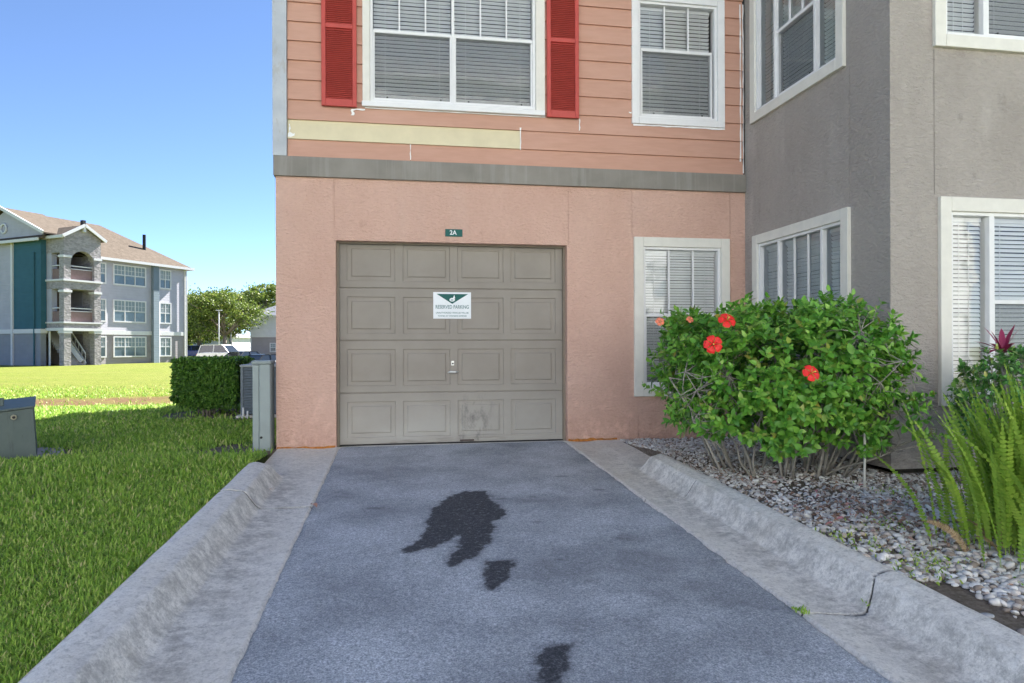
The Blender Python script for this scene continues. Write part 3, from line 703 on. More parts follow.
# ---- shutters
def shutter(x0, x1, z0, z1, zr, lab):
    mb = MB(); s_ = .042
    Ff.box(mb, x0, x0+s_, z0, z1, .024, .058, .003); Ff.box(mb, x1-s_, x1, z0, z1, .024, .058, .003)
    Ff.box(mb, x0+s_, x1-s_, z0, z0+.075, .024, .056, .003); Ff.box(mb, x0+s_, x1-s_, zr-.022, zr+.022, .024, .056, .003); Ff.box(mb, x0+s_, x1-s_, z1-.06, z1, .024, .056, .003)
    Ff.box(mb, x0+s_, x1-s_, z0+.075, z1-.06, .024, .028)
    for a, b in ((z0+.082, zr-.026), (zr+.026, z1-.064)):
        n = int((b-a)/.0195)
        for i in range(n):
            z = a+(b-a)*(i+.5)/n
            mb.face([Ff.P(x0+s_, z-.008, .052), Ff.P(x1-s_, z-.008, .052), Ff.P(x1-s_, z+.010, .030), Ff.P(x0+s_, z+.010, .030)])
            mb.face([Ff.P(x0+s_, z-.008, .052), Ff.P(x1-s_, z-.008, .052), Ff.P(x1-s_, z-.012, .047), Ff.P(x0+s_, z-.012, .047)])
    o = mb.build('shutter', REDS, H, recalc=False); tag(o, lab)
shutter(-.132, .218, 3.496, 4.93, 4.316, 'red louvred shutter left of the wide window')
shutter(2.214, 2.566, 3.503, 4.93, 4.335, 'red louvred shutter right of the wide window')
# ---- garage door
gd = MB(); DD = -.125   # door face plane
W0, W1 = .025, 2.415; secs = [(.012, .550), (.556, 1.103), (1.109, 1.656), (1.662, 2.209)]
for za, zb in secs:
    hs = (zb-za); xs_ = []
    pw = .50; gap = (W1-W0-.15-4*pw)/3
    for i in range(4): xs_.append((W0+.075+i*(pw+gap), W0+.075+i*(pw+gap)+pw))
    pz = (za+.070, zb-.090)
    gd.face
    cuts = [W0]+[v for p in xs_ for v in p]+[W1]
    for i in range(len(cuts)-1):
        if i % 2 == 0:
            gd.face([Ff.P(cuts[i], za+.004, DD), Ff.P(cuts[i+1], za+.004, DD), Ff.P(cuts[i+1], zb-.004, DD), Ff.P(cuts[i], zb-.004, DD)])
        else:
            for c, e in ((za+.004, pz[0]), (pz[1], zb-.004)):
                gd.face([Ff.P(cuts[i], c, DD), Ff.P(cuts[i+1], c, DD), Ff.P(cuts[i+1], e, DD), Ff.P(cuts[i], e, DD)])
            rings = [(0, 0), (.008, -.022), (.028, -.024), (.055, -.003)]
            R = []
            for ins_, dp in rings:
                a, b = cuts[i]+ins_, cuts[i+1]-ins_; c, e = pz[0]+ins_, pz[1]-ins_
                R.append([Ff.P(a, c, DD+dp), Ff.P(b, c, DD+dp), Ff.P(b, e, DD+dp), Ff.P(a, e, DD+dp)])
            for p, q in zip(R[:-1], R[1:]):
                for k in range(4): gd.face([p[k], p[(k+1) % 4], q[(k+1) % 4], q[k]])
            gd.face(R[-1])
    for zz, s_ in ((za+.004, -1), (zb-.004, 1)):   # rounded lips into the seams
        gd.face([Ff.P(W0, zz, DD), Ff.P(W1, zz, DD), Ff.P(W1, zz+s_*.005, DD-.012), Ff.P(W0, zz+s_*.005, DD-.012)])
gd.face([Ff.P(W0, .0, DD-.012), Ff.P(W1, .0, DD-.012), Ff.P(W1, 2.21, DD-.012), Ff.P(W0, 2.21, DD-.012)])
GDo = gd.build('garage_door', DOOR, H, recalc=False); tag(GDo, 'grey taupe sectional garage door with sixteen raised panels')
mb = MB(); mb.box((W0, .10, -.004), (W1, .135, .012)); mb.build('bottom_seal', BLACK, GDo)
mb = MB(); Ff.box(mb, 1.190, 1.222, .835, .885, DD, DD+.006, .004); mb.build('lock_plate', METAL, GDo)
mb = MB(); mb.tube([Ff.P(1.207, .857, DD+.005), Ff.P(1.207, .857, DD+.010)], .009, 12); mb.build('keyhole', BLACK, GDo)
mb = MB(); mb.tube([Ff.P(1.206, .765, DD), Ff.P(1.206, .765, DD+.045)], .010, 10); mb.tube([Ff.P(1.15, .760, DD+.042), Ff.P(1.18, .768, DD+.05), Ff.P(1.225, .766, DD+.05), Ff.P(1.262, .770, DD+.042)], [.007, .012, .012, .007], 10)
mb.build('handle', METAL, GDo, smooth=True)
mb = MB(); mb.tube([Ff.P(1.29, .03, DD), Ff.P(1.30, .035, DD+.035), Ff.P(1.42, .035, DD+.035), Ff.P(1.43, .03, DD)], .008, 8); mb.build('lift_handle', plain('rusty_handle', (.12, .09, .08), .7), GDo)
mb = MB()
mb.box((.0015, .08, 0), (.024, .155, 2.134)); mb.box((2.416, .08, 0), (2.4385, .155, 2.134)); mb.box((.025, .08, 2.118), (2.415, .155, 2.134))
mb.build('door_jamb', JAMB, H)
mb = MB(); mb.box((-.3, .26, 0), (2.8, .30, 2.5)); mb.box((-.02, .16, -.1), (2.46, .3, -.005)); mb.build('garage_interior', DARKROOM, H)
mb = MB(); mb.box((.004, -.01, -.12), (2.436, .30, .002)); mb.build('door_threshold', CONC, H)

# ---- signs
def text(s_, size, fr, x, z, d, m, parent, name, align='CENTER', sx=1.0, width=None):
    cu = bpy.data.curves.new('t', 'FONT'); cu.body = s_; cu.size = size; cu.align_x = align; cu.align_y = 'CENTER'; cu.extrude = .0006; cu.offset = size*.018
    o = bpy.data.objects.new('t', cu); COL.objects.link(o); bpy.context.view_layer.update()
    me = bpy.data.meshes.new_from_object(o.evaluated_get(bpy.context.evaluated_depsgraph_get()))
    if width: sx = width/max(1e-6, max(v.co.x for v in me.vertices)-min(v.co.x for v in me.vertices))
    bpy.data.objects.remove(o); me.name = name
    q = bpy.data.objects.new(name, me); COL.objects.link(q); q.parent = parent
    W = world(parent).inverted()
    for v in me.vertices: v.co = W @ fr.P(x+v.co.x*sx, z+v.co.y, d+v.co.z)
    me.materials.clear(); me.materials.append(m); return q
sg = empty('parking_sign', (1.203, .12, 1.337)); tag(sg, 'white reserved parking sign with green triangle on the garage door', 'sign')
d0 = DD+.006
mb = MB(); Ff.box(mb, 1.000, 1.406, 1.337, 1.622, DD-.002, d0, .002); mb.build('sign_plate', SWHITE, sg)
mb = MB(); mb.face([Ff.P(1.035, 1.603, d0+.001), Ff.P(1.203, 1.497, d0+.001), Ff.P(1.375, 1.603, d0+.001)]); mb.build('triangle', SGREEN, sg, recalc=False)
mb = MB(); N_ = 18
mb.face([Ff.P(1.203+.030*cos(2*pi*k/N_), 1.541+.020*sin(2*pi*k/N_), d0+.002) for k in range(N_)])
mb.face([Ff.P(1.205, 1.552, d0+.0024), Ff.P(1.235, 1.556, d0+.0024), Ff.P(1.226, 1.592, d0+.0024)])
mb.build('emblem', SWHITE, sg, recalc=False)
mb = MB(); mb.face([Ff.P(1.200+.016*cos(2*pi*k/N_), 1.538+.008*sin(2*pi*k/N_), d0+.003) for k in range(N_)]); mb.build('emblem', plain('emblem_grey', (.35, .5, .5), .6), sg, recalc=False)
text('RESERVED PARKING', .054, Ff, 1.203, 1.462, d0+.001, SINK, sg, 'lettering', width=.355)
text('UNAUTHORIZED VEHICLES WILL BE', .024, Ff, 1.203, 1.400, d0+.001, SINK, sg, 'lettering', width=.35)
text("TOWED AT OWNER'S EXPENSE", .022, Ff, 1.203, 1.366, d0+.001, SINK, sg, 'lettering', width=.31)
sg = empty('number_sign', (1.212, -.005, 2.20)); tag(sg, 'small green 2A unit number plate above the garage door', 'sign')
mb = MB(); Ff.box(mb, 1.122, 1.304, 2.199, 2.277, .002, .010, .002); mb.build('sign_plate', SGREEN, sg)
text('2A', .066, Ff, 1.205, 2.238, .011, SWHITE, sg, 'lettering', width=.074)

# ------------------------------------------------------------------ grass
def blades(N, pxr, dr, name, wbase, hbase, seed):
    r = np.random.default_rng(seed)
    px = r.uniform(pxr[0], pxr[1], N); d = np.exp(r.uniform(math.log(dr[0]), math.log(dr[1]), N))
    lat = (px-512)/678.4*d
    X = CX+lat*cos(yaw)+d*sin(yaw); Y = CY-lat*sin(yaw)+d*cos(yaw)
    keep = (X < -.585+.0*Y) & (Y > -8.8)
    keep &= ~((X > -.62) & (Y > -.1)) 
    so_ = np.maximum(soilfn(np.where(X > -.66, X-.1, X), Y), 0); ba = barefn(X, Y)
    keep &= r.random(N) > np.maximum(so_*.93, np.clip(ba*1.8, 0, .97))
    keep &= ~((np.abs((X+3.25)*cos(.436)+(Y+.1)*-sin(.436)*0) < 0))
    # transformer pad
    ca, sa = cos(radians(25)), sin(radians(25)); tx = X+2.66; ty = Y+.28
    keep &= ~((tx*ca+ty*sa < .05) & (tx*ca+ty*sa > -1.3) & (-tx*sa+ty*ca > -.02) & (-tx*sa+ty*ca < .8))
    keep &= r.random(N) > sm(d, 11.5, 19)
    X = X[keep]; Y = Y[keep]; d = d[keep]; n = len(X)
    sc_ = np.clip(d/3.6, .8, 2.6)*(1-.35*sm(d, 10, 18))
    clump = fbm(X*2.2, Y*2.2, 60); 
    h = hbase*(.55+.75*r.random(n))*(.65+.7*clump)*np.clip(sc_, .9, 1.6); wd = wbase*(.7+.6*r.random(n))*sc_
    az = r.uniform(0, 2*pi, n); lean = np.clip(r.normal(.8, .4, n), .05, 1.5)
    fx, fy = np.cos(az), np.sin(az); fa = az+pi/2+r.normal(0, .5, n); wx, wy = np.cos(fa), np.sin(fa)
    z0 = gz(X, Y)-.006
    b1 = np.stack([X-wx*wd/2, Y-wy*wd/2, z0], -1); b2 = np.stack([X+wx*wd/2, Y+wy*wd/2, z0], -1)
    mx = X+fx*h*.5*np.sin(lean*.6); my = Y+fy*h*.5*np.sin(lean*.6); mz = z0+h*.55*np.cos(lean*.6)
    m1 = np.stack([mx-wx*wd*.48, my-wy*wd*.48, mz], -1); m2 = np.stack([mx+wx*wd*.48, my+wy*wd*.48, mz], -1)
    tp = np.stack([mx+fx*h*.55*np.sin(lean*1.25), my+fy*h*.55*np.sin(lean*1.25), mz+h*.5*np.cos(lean*1.25)], -1)
    V = np.stack([b1, b2, m1, m2, tp], 1).reshape(-1, 3); b = np.arange(n)*5
    return V, np.stack([b, b+1, b+3, b+2], -1), np.stack([b+2, b+3, b+4], -1)
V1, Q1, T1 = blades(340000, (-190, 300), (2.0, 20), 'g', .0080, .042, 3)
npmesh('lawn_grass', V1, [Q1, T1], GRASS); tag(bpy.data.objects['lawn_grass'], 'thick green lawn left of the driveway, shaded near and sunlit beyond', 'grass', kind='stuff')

# ------------------------------------------------------------------ pebbles
def ico(sub):
    import bmesh
    b = bmesh.new(); bmesh.ops.create_icosphere(b, subdivisions=sub, radius=1); V = np.array([v.co[:] for v in b.verts]); F = np.array([[v.index for v in f.verts] for f in b.faces]); b.free(); return V, F
IV, IF = ico(2)
N = 62000; r = np.random.default_rng(5)
X = r.uniform(2.96, 7.2, N); Y = r.uniform(-6.4, -.02, N)
kp = ((X < 4.48) | (Y < -2.36)) & (X < .7+(Y+7.5)*1.15) & (X > 2.965+.065*sm(Y, -1.5, -1.25))
dens = fbm(X*2.2, Y*2.2, 70); bare_strip = (X < 3.16+.1*(fbm(X*5, Y*5, 71)-.5)) & (Y < -4.35)
kp &= (r.random(N) < np.clip(.45+1.8*(dens-.25), .3, 1)) & ~(bare_strip & (r.random(N) > .05))
X = X[kp]; Y = Y[kp]; n = len(X)
sz = .0118*np.exp(r.normal(0, .33, n))*(.85+.45*sm(-Y, 2.5, 4.8)); sz = np.minimum(sz, .026)
ax = np.stack([sz*r.uniform(.9, 1.5, n), sz*r.uniform(.75, 1.1, n), sz*r.uniform(.42, .75, n)], -1)
P = IV[None]*ax[:, None]*(1+.10*r.normal(0, 1, (n, len(IV), 1))*.6)
th = r.uniform(0, 2*pi, n); tl_ = r.normal(0, .35, n)
c, s_ = np.cos(tl_)[:, None], np.sin(tl_)[:, None]; P = np.stack([P[..., 0]*c-P[..., 2]*s_, P[..., 1], P[..., 0]*s_+P[..., 2]*c], -1)
c, s_ = np.cos(th)[:, None], np.sin(th)[:, None]; P = np.stack([P[..., 0]*c-P[..., 1]*s_, P[..., 0]*s_+P[..., 1]*c, P[..., 2]], -1)
P = P+np.stack([X, Y, gz(X, Y)+ax[:, 2]*.45+r.uniform(0, .009, n)], -1)[:, None]
o = npmesh('pebble_bed', P.reshape(-1, 3), [(IF[None]+(np.arange(n)*len(IV))[:, None, None]).reshape(-1, 3)], PEB, smooth=True)
tag(o, 'bed of pale grey and white pebbles beside the right kerb', 'pebbles', kind='stuff')

# ------------------------------------------------------------------ leaf tools
def leaf_batch(P, D, Nn, L, W, fold=.25, curl=.2):
    """pointed oval leaves: base P, direction D, normal Nn (n,3); 8 verts 2 strips"""
    n = len(P); D = D/np.linalg.norm(D, axis=1, keepdims=True)
    S_ = np.cross(D, Nn); S_ /= np.linalg.norm(S_, axis=1, keepdims=True)+1e-9; U = np.cross(S_, D)
    prof = [(0, 0, 0), (.28, .42, .05), (.62, .40, -.02), (1, 0, -.18)]
    vs = []
    L_ = L[:, None]; W_ = W[:, None]
    for t, w_, z in prof:
        c = P+D*L_*t+U*L_*(z*curl*3)
        if w_ == 0: vs.append(c)
        else: vs += [c-S_*W_*w_+U*W_*fold*w_, c, c+S_*W_*w_+U*W_*fold*w_]
    V = np.stack(vs, 1).reshape(-1, 3); b = np.arange(n)*8
    # 0 base,1l 2c 3r,4l 5c 6r,7 tip
    T = np.concatenate([np.stack([b, b+2, b+1], -1), np.stack([b, b+3, b+2], -1), np.stack([b+4, b+5, b+7], -1), np.stack([b+5, b+6, b+7], -1)])
    Q = np.stack([np.stack([b+1, b+2, b+5, b+4], -1), np.stack([b+2, b+3, b+6, b+5], -1)], 0).reshape(-1, 4)
    return V, Q, T
def rosettes(tips, dirs, per, L, W, r, droop=.0, lower=.08):
    P = []; D = []; Nr = []; LL = []; WW = []
    for p, d in zip(tips, dirs):
        d = d/np.linalg.norm(d); a = np.cross(d, [.3, .5, .8]); a /= np.linalg.norm(a); b = np.cross(d, a); ph = r.uniform(0, 6.28)
        k = per+int(r.integers(-2, 3))
        for i in range(k):
            t = i/k; an = ph+i*2.4; rad = a*cos(an)+b*sin(an)
            el = .25+.95*t
            dd = rad*cos(el*.9)+d*sin(el)+np.array([0, 0, -droop*(1-t)])+r.normal(0, .15, 3)
            P.append(p-d*lower*(1-t)+r.normal(0, .003, 3)); D.append(dd); Nr.append(d+r.normal(0, .35, 3)+np.array([0, 0, .3]))
            q = r.uniform(.5, 1.2)*(1-.35*t); LL.append(L*q); WW.append(W*q*r.uniform(.85, 1.1))
    return leaf_batch(np.array(P), np.array(D), np.array(Nr), np.array(LL), np.array(WW))

# ------------------------------------------------------------------ hibiscus
hb = empty('hibiscus_shrub', (3.75, -1.95, .01)); tag(hb, 'large green hibiscus shrub with red flowers before the wall corner', 'shrub')
HO = np.array([3.75, -1.95, .01])
r = np.random.default_rng(21)
def inside(p):
    x, y, z = p; 
    if x > 4.40: return False
    if y > -.12 or x < 2.55: return False
    cx_ = 3.72
    ex = (x-cx_)/(.97 if x < cx_ else .98); ey = (y+2.02)/.92; zt = 1.36-.18*abs(ex)**2+.05*sin(x*7)+.05*sin(x*17+y*5)+.16*(float(fbm(np.array(x*5.), np.array(y*5.), 91))-.5)
    zb = .27+.13*abs(ex)-.12*max(0, -ey)
    if z > zt or z < zb: return False
    return ex*ex+ey*ey < 1-.22*max(0, (z-1.15)/.3)-.20*max(0, (.7-z)/.4)
stems = []; roots = []
for k in range(26):
    x = r.uniform(3.12, 4.25); y = r.uniform(-2.35, -1.75); roots.append((x, y))
mb = MB(); nodes = []
for (x, y) in roots:
    for q in range(int(r.integers(1, 3))):
        ax_ = (x-3.7)*.75+r.normal(0, .22); ay_ = (y+2.02)*.9+r.normal(0, .28); h = r.uniform(.75, 1.2)
        pts = []
        for i in range(7):
            t = i/6; pts.append((x+ax_*t**1.2+r.normal(0, .014), min(y+ay_*t**1.2, -.2)+r.normal(0, .014), gz(x, y)-.02+h*t))
        pts = [(p[0] if p[1] < -2.4 or p[0] < 4.42 else 4.42, p[1], p[2]) for p in pts]
        rad = r.uniform(.008, .017); mb.tube(pts, [rad*(1-.65*i/6) for i in range(7)], 6)
        nodes += [np.array(p) for p in pts[2:]]
# a few low, bare, sprawling branches on the right
for (x, y, ex_, ey_, ez_) in ((4.0, -2.3, 4.44, -2.75, .62), (4.1, -2.35, 4.46, -2.85, .42), (3.95, -2.3, 4.35, -2.8, .30), (3.3, -2.0, 2.82, -1.9, .62), (3.25, -1.9, 2.80, -1.7, .95), (3.3, -2.1, 2.85, -2.3, .45), (4.05, -2.4, 4.44, -2.7, 1.0)):
    pts = [(x+(ex_-x)*t+r.normal(0, .02), y+(ey_-y)*t+r.normal(0, .02), (ez_)*t**.8+.01) for t in np.linspace(0, 1, 6)]
    mb.tube(pts, [.011*(1-.6*t) for t in np.linspace(0, 1, 6)], 6); nodes += [np.array(p) for p in pts[2:]]
NA = np.array(nodes); tips = []; tdir = []
while len(tips) < 2150:
    p = np.array([r.uniform(2.5, 4.85), r.uniform(-3.0, -.9), r.uniform(.25, 1.5)])
    if not inside(p): continue
    ex = (p[0]-3.72)/1.05; ey = (p[1]+2.02)/.92; sh = ex*ex+ey*ey; top = (p[2]-.9)/.45
    if r.random() > .10+.9*max(sh**1.3, top**2 if top > 0 else 0): continue
    if fbm(np.array(p[0]*4.5), np.array(p[2]*4.5+p[1]*2), 80) < .42 and r.random() < .75: continue
    tips.append(p)
for (x, y, z, nn_, sg_) in ((2.86, -1.75, .98, 14, .10), (2.82, -1.75, .70, 9, .09), (4.34, -2.82, .62, 12, .07), (4.38, -2.88, .42, 8, .05), (4.34, -2.75, .95, 12, .06), (3.4, -2.75, .38, 12, .08), (2.85, -2.2, .5, 7, .08)):
    for q in range(nn_): tips.append(np.array([x, y, z])+r.normal(0, sg_, 3))
for q in range(150):    # loose shoots standing out of the outline
    k = int(r.integers(0, 2000)); p0 = tips[k]; o_ = np.array([p0[0]-3.7, (p0[1]+2.0), .5+(p0[2]-.8)]); o_ /= np.linalg.norm(o_); p1 = p0+o_*r.uniform(.05, .17)
    if p1[0] > 4.42: continue
    if p1[1] > -.15: continue
    tips.append(p1)
for p in tips:
    dd = np.linalg.norm(NA-p, axis=1); nb = NA[np.argsort(dd)[int(r.integers(0, 7))]]; d = p-nb+np.array([0, 0, .05])
    out = np.array([p[0]-3.7, p[1]+2.0, .35+(p[2]-.7)*1.2]); tdir.append(d/np.linalg.norm(d)*.5+out/np.linalg.norm(out))
    if np.linalg.norm(p-nb) < .25:
        m_ = (nb+p)/2+r.normal(0, .02, 3)+np.array([0, 0, -.02]); mb.tube([nb, m_, p], [.0045, .0035, .0018], 4, False)
mb.build('stems', STEM, hb, smooth=True)
V, Q, T = rosettes(tips, tdir, 8, .080, .048, r, .1, .085)
npmesh('foliage', V-HO, [Q, T], LEAF, hb)
def flower(p, d, s_, m_, lab):
    mb = MB(); d = Vector(d).normalized(); a = d.cross(Vector((0, 0, 1))).normalized(); b = d.cross(a); p = Vector(p)
    for k in range(5):
        t0 = 2*pi*k/5; row = []
        for (rr, wd, dp) in ((.05, .3, 0), (.45, .72, .16), (.8, .80, .12), (1.0, .52, -.06)):
            q = []
            for u in (-1, 0, 1):
                th = t0+u*wd*.75; q.append(p+(a*cos(th)+b*sin(th))*rr*s_+d*(dp*s_+.05*s_*abs(u)+random.uniform(-.02, .02)*s_))
            row.append(q)
        for i in range(3):
            for u in range(2): mb.face([row[i][u], row[i][u+1], row[i+1][u+1], row[i+1][u]])
    o = mb.build('flower', m_, hb, smooth=True, recalc=False); tag(o, lab)
    mb = MB(); mb.tube([p, p+d*s_*.9+Vector((0, 0, -.01))], [s_*.05, s_*.09], 6); mb.build('stamen', YEL, o, smooth=True)
def at(px, py, Y):
    d = fw+rt*((px-512)/678.4)-up*((py-346)/678.4); t = (Y-CY)/d.y; return Vector((CX, CY, CZ))+d*t
flower(at(713, 345, -2.72), (-.4, -1, .2), .066, PETAL, 'open red flower low on the left')
flower(at(727, 321, -2.62), (-.1, -1, .7), .064, PETAL, 'red flower at the top left')
flower(at(811, 374, -3.05), (0, -1, .5), .060, PETAL, 'red flower at the middle of the shrub')
flower(at(660, 322, -2.1), (-.2, -1, .4), .036, PETAL2, 'faded orange flower on a thin left twig')
flower(at(690, 320, -2.2), (0, -1, .6), .030, PETAL2, 'faded orange flower at the left top edge')
st = MB(); p = at(864, 478, -2.72); st.tube([(p.x, p.y, -.05), (p.x+.012, p.y+.01, .40)], [.0085, .0085], 8)
o = st.build('garden_stake', plain('white_stake', (.66, .64, .58), .7, .1), smooth=True); tag(o, 'thin white stake standing in the pebbles right of the hibiscus', 'stake')

# ------------------------------------------------------------------ clipped bush + red-leaved plant + fern
BO = np.array([5.05, -3.05, 0.0]); bu = empty('clipped_bush', BO); tag(bu, 'low glossy green bush below the right ground floor window', 'bush')
tips = []; tdir = []; mb = MB()
for k in range(620):
    while True:
        v = r.normal(0, 1, 3); v /= np.linalg.norm(v)
        if v[2] > -.75: break
    q = r.uniform(.72, 1.0); c = np.array([5.06, -3.05, .64]); e = np.array([.58, .50, .42])
    p = c+v*e*q+np.array([0, 0, .03*sin(v[0]*9)])
    if p[1] > -2.42: p[1] = -2.42-r.uniform(0, .1)
    if fbm(np.array(p[0]*4), np.array(p[2]*4), 82) < .3 and r.random() < .7: continue
    tips.append(p); tdir.append(v+np.array([0, 0, .35]))
    if k % 3 == 0: mb.tube([(5.06+v[0]*.12, -3.05+v[1]*.1, .03), (5.06+v[0]*.3, -3.05+v[1]*.22, .35), p], [.010, .006, .002], 5, False)
mb.build('stems', STEM, bu)
V, Q, T = rosettes(tips, tdir, 9, .060, .036, r, .0, .05); npmesh('foliage', V-BO, [Q, T], LEAF2, bu)

ti = empty('red_leaf_plant', (5.06, -2.80, 0)); tag(ti, 'dark red strap-leaved plant poking above the clipped bush', 'plant')
mb = MB(); mb.tube([(5.06, -2.80, 0), (5.08, -2.82, .5), (5.06, -2.80, .98)], [.014, .012, .010], 8); mb.build('stem', STEM, ti, smooth=True)
lm = MB()
for (bx, by, bz, nl, ln) in ((5.06, -2.80, .98, 15, .26), (5.38, -2.95, .92, 9, .2)):
    for k in range(nl):
        az = k*2.4+r.uniform(-.3, .3); el = r.uniform(.15, 1.3); L_ = ln*r.uniform(.7, 1.1); w_ = .022
        p = Vector((bx, by, bz)); hd = Vector((cos(az), sin(az), 0)); sd = Vector((-sin(az), cos(az), 0)); prev = None
        for i in range(6):
            t = i/5; q = p+hd*(L_*t*cos(el))+Vector((0, 0, L_*(t*sin(el)-.35*t*t*cos(el)))); ww = w_*(sin(pi*min(1, t*.85+.15)))**.7 if i < 5 else .001
            a, c_, b = q-sd*ww+Vector((0, 0, .3*ww)), q, q+sd*ww+Vector((0, 0, .3*ww))
            if prev: lm.face([prev[0], prev[1], c_, a]); lm.face([prev[1], prev[2], b, c_])
            prev = (a, c_, b)
# weld each leaf into one island by using build + merge
o = lm.build('foliage', TIL, ti, recalc=False)
import bmesh
def weld(o):
    b = bmesh.new(); b.from_mesh(o.data); bmesh.ops.remove_doubles(b, verts=b.verts, dist=.0003); b.to_mesh(o.data); b.free()
weld(o)

FO = np.array([4.02, -4.12, -.06])
fe = empty('sword_fern', FO); tag(fe, 'bright yellow-green sword fern with upright fronds at the right edge of the pebble bed', 'fern')
def fronds(N, seed, dry=False):
    r = np.random.default_rng(seed); Vs = []; Fs = []; nb = 0
    for k in range(N):
        bx, by = r.normal(0, .20), r.normal(0, .18); az = atan2(by, bx)+r.normal(0, .8) if r.random() < .85 else r.uniform(0, 6.28)
        rad0 = min(1, math.hypot(bx, by)/.3); L_ = r.uniform(.66, 1.14)*(.36 if dry else 1)*(1-.22*rad0); lean = r.uniform(.04, .34)+.42*rad0*r.random()+(.45 if dry else 0)
        base = FO+np.array([bx, by, 0]); base[2] = float(gz(base[0], base[1]))-.01
        lean *= (.75 if cos(az) < .1 else 1.0); h = np.array([cos(az), sin(az), 0]); roll_ = r.uniform(0, 6.28) if r.random() < .4 else az+pi/2+r.normal(0, .5); M_ = 34
        pos = base.copy(); pts = []; dirs = []
        for i in range(M_+1):
            t = i/M_; a = lean*(.35+1.15*t)+.3*t*t*lean*2; d = h*sin(a)+np.array([0, 0, cos(a)]); pts.append(pos.copy()); dirs.append(d); pos = pos+d*L_/M_
        sd = np.array([cos(roll_), sin(roll_), 0])
        for i in range(4, M_):
            t = i/M_; d = dirs[i]; s_ = sd-d*(sd@d); s_ /= np.linalg.norm(s_)+1e-9; nrm = np.cross(s_, d)
            ln = .023*(sin(pi*min(1, (t*.92+.06)))**.55)*r.uniform(.85, 1.1)*(1-.5*max(0, t-.8)/.2); w_ = L_/M_*.44
            for sg_ in (-1, 1):
                c = pts[i]; o_ = s_*sg_; tipv = c+o_*ln+d*ln*.28+nrm*ln*r.uniform(-.15, .15)
                Vs += [c-d*w_, c+o_*ln*.55-d*w_*.75+d*ln*.12, tipv, c+o_*ln*.5+d*w_*1.1+d*ln*.12, c+d*w_]
                Fs.append([nb, nb+1, nb+2, nb+3, nb+4]); nb += 5
        for i in range(0, M_, 2):   # rachis
            p, q = pts[i], pts[min(i+2, M_)]; w_ = .0022*(1-.6*i/M_); Vs += [p-sd*w_, p+sd*w_, q+sd*w_, q-sd*w_]; Fs.append([nb, nb+1, nb+2, nb+3]); nb += 4
    V = np.array(Vs); F5 = np.array([f for f in Fs if len(f) == 5]); F4 = np.array([f for f in Fs if len(f) == 4]); return V, [F5, F4]
def _frm(t):
    n1 = t.noise(t.pos(), 7, 3); c = t.ramp(n1, [(.32, (.15, .30, .030)), (.55, (.28, .47, .050)), (.7, (.44, .62, .090))])
    ri = t.geo().outputs['Random Per Island']; c = t.mix(.35, c, t.ramp(ri, [(0, (.13, .26, .03)), (1, (.46, .55, .10))]))
    t.color(c); t.rough(.5, .3); tl = t.node('ShaderNodeBsdfTranslucent'); t.link(c, tl.inputs[0]); mx = t.node('ShaderNodeMixShader'); mx.inputs[0].default_value = .3
    t.link(t.b.outputs[0], mx.inputs[1]); t.link(tl.outputs[0], mx.inputs[2]); t.link(mx.outputs[0], t.out.inputs[0])
FERNM = mat('fern_green', _frm)
V, F = fronds(380, 31); npmesh('fronds', V-FO, F, FERNM, fe)
V, F = fronds(30, 32, True); o = npmesh('dry_fronds', V-FO, F, DRYL, fe); tag(o, 'withered brown fronds at the foot of the fern')

# ------------------------------------------------------------------ litter and small weeds on the pebbles
r = np.random.default_rng(9); n = 520
c0 = np.array([[3.42, -3.35], [3.75, -3.05], [4.3, -3.6], [3.2, -2.2], [4.6, -3.0], [3.6, -3.7]]); pk = r.choice(6, n, p=[.30, .15, .2, .1, .15, .1])
XY = c0[pk]+r.normal(0, 1, (n, 2))*np.array([.22, .28]); ok = (XY[:, 0] > 3.0) & ((XY[:, 0] < 4.4) | (XY[:, 1] < -2.45)); XY = XY[ok]; n = len(XY)
P = np.concatenate([XY, (gz(XY[:, 0], XY[:, 1])+.022+r.uniform(0, .018, n))[:, None]], 1)
D = np.concatenate([r.normal(0, 1, (n, 2)), r.normal(0, .2, (n, 1))], 1); Nr = np.concatenate([r.normal(0, .4, (n, 2)), np.ones((n, 1))], 1)
V, Q, T = leaf_batch(P, D, Nr, r.uniform(.02, .055, n), r.uniform(.008, .03, n), .6, .5)
o = npmesh('leaf_litter', V, [Q, T], LITTER); tag(o, 'brown and reddish dry leaves scattered over the pebbles', 'leaf litter', kind='stuff')
n = 560; c0 = np.array([[3.05, -3.8], [3.1, -4.25], [3.5, -3.55], [3.6, -4.6], [4.1, -2.9], [2.42, -4.38], [2.76, -4.40], [3.3, -4.1]]); pk = r.choice(8, n, p=[.2, .2, .14, .1, .1, .06, .05, .15])
XY = c0[pk]+r.normal(0, 1, (n, 2))*np.where(np.isin(pk, [5, 6])[:, None], .018, .10); ok = (XY[:, 0] > 2.97) | np.isin(pk, [5, 6]); XY = XY[ok]; pk = pk[ok]; n = len(XY)
zb = np.where(np.isin(pk, [5, 6]), SLOPE*XY[:, 1]+np.where(pk == 6, .02, .01), gz(XY[:, 0], XY[:, 1])+.015)
P = np.concatenate([XY, zb[:, None]], 1); D = np.concatenate([r.normal(0, .6, (n, 2)), r.uniform(.4, 1.3, (n, 1))], 1); Nr = r.normal(0, 1, (n, 3))
V, Q, T = leaf_batch(P, D, Nr, r.uniform(.012, .032, n), r.uniform(.006, .012, n))
o = npmesh('weeds', V, [Q, T], GRASS); tag(o, 'tiny green weeds sprouting between pebbles and in the kerb joint', 'weeds', kind='stuff')

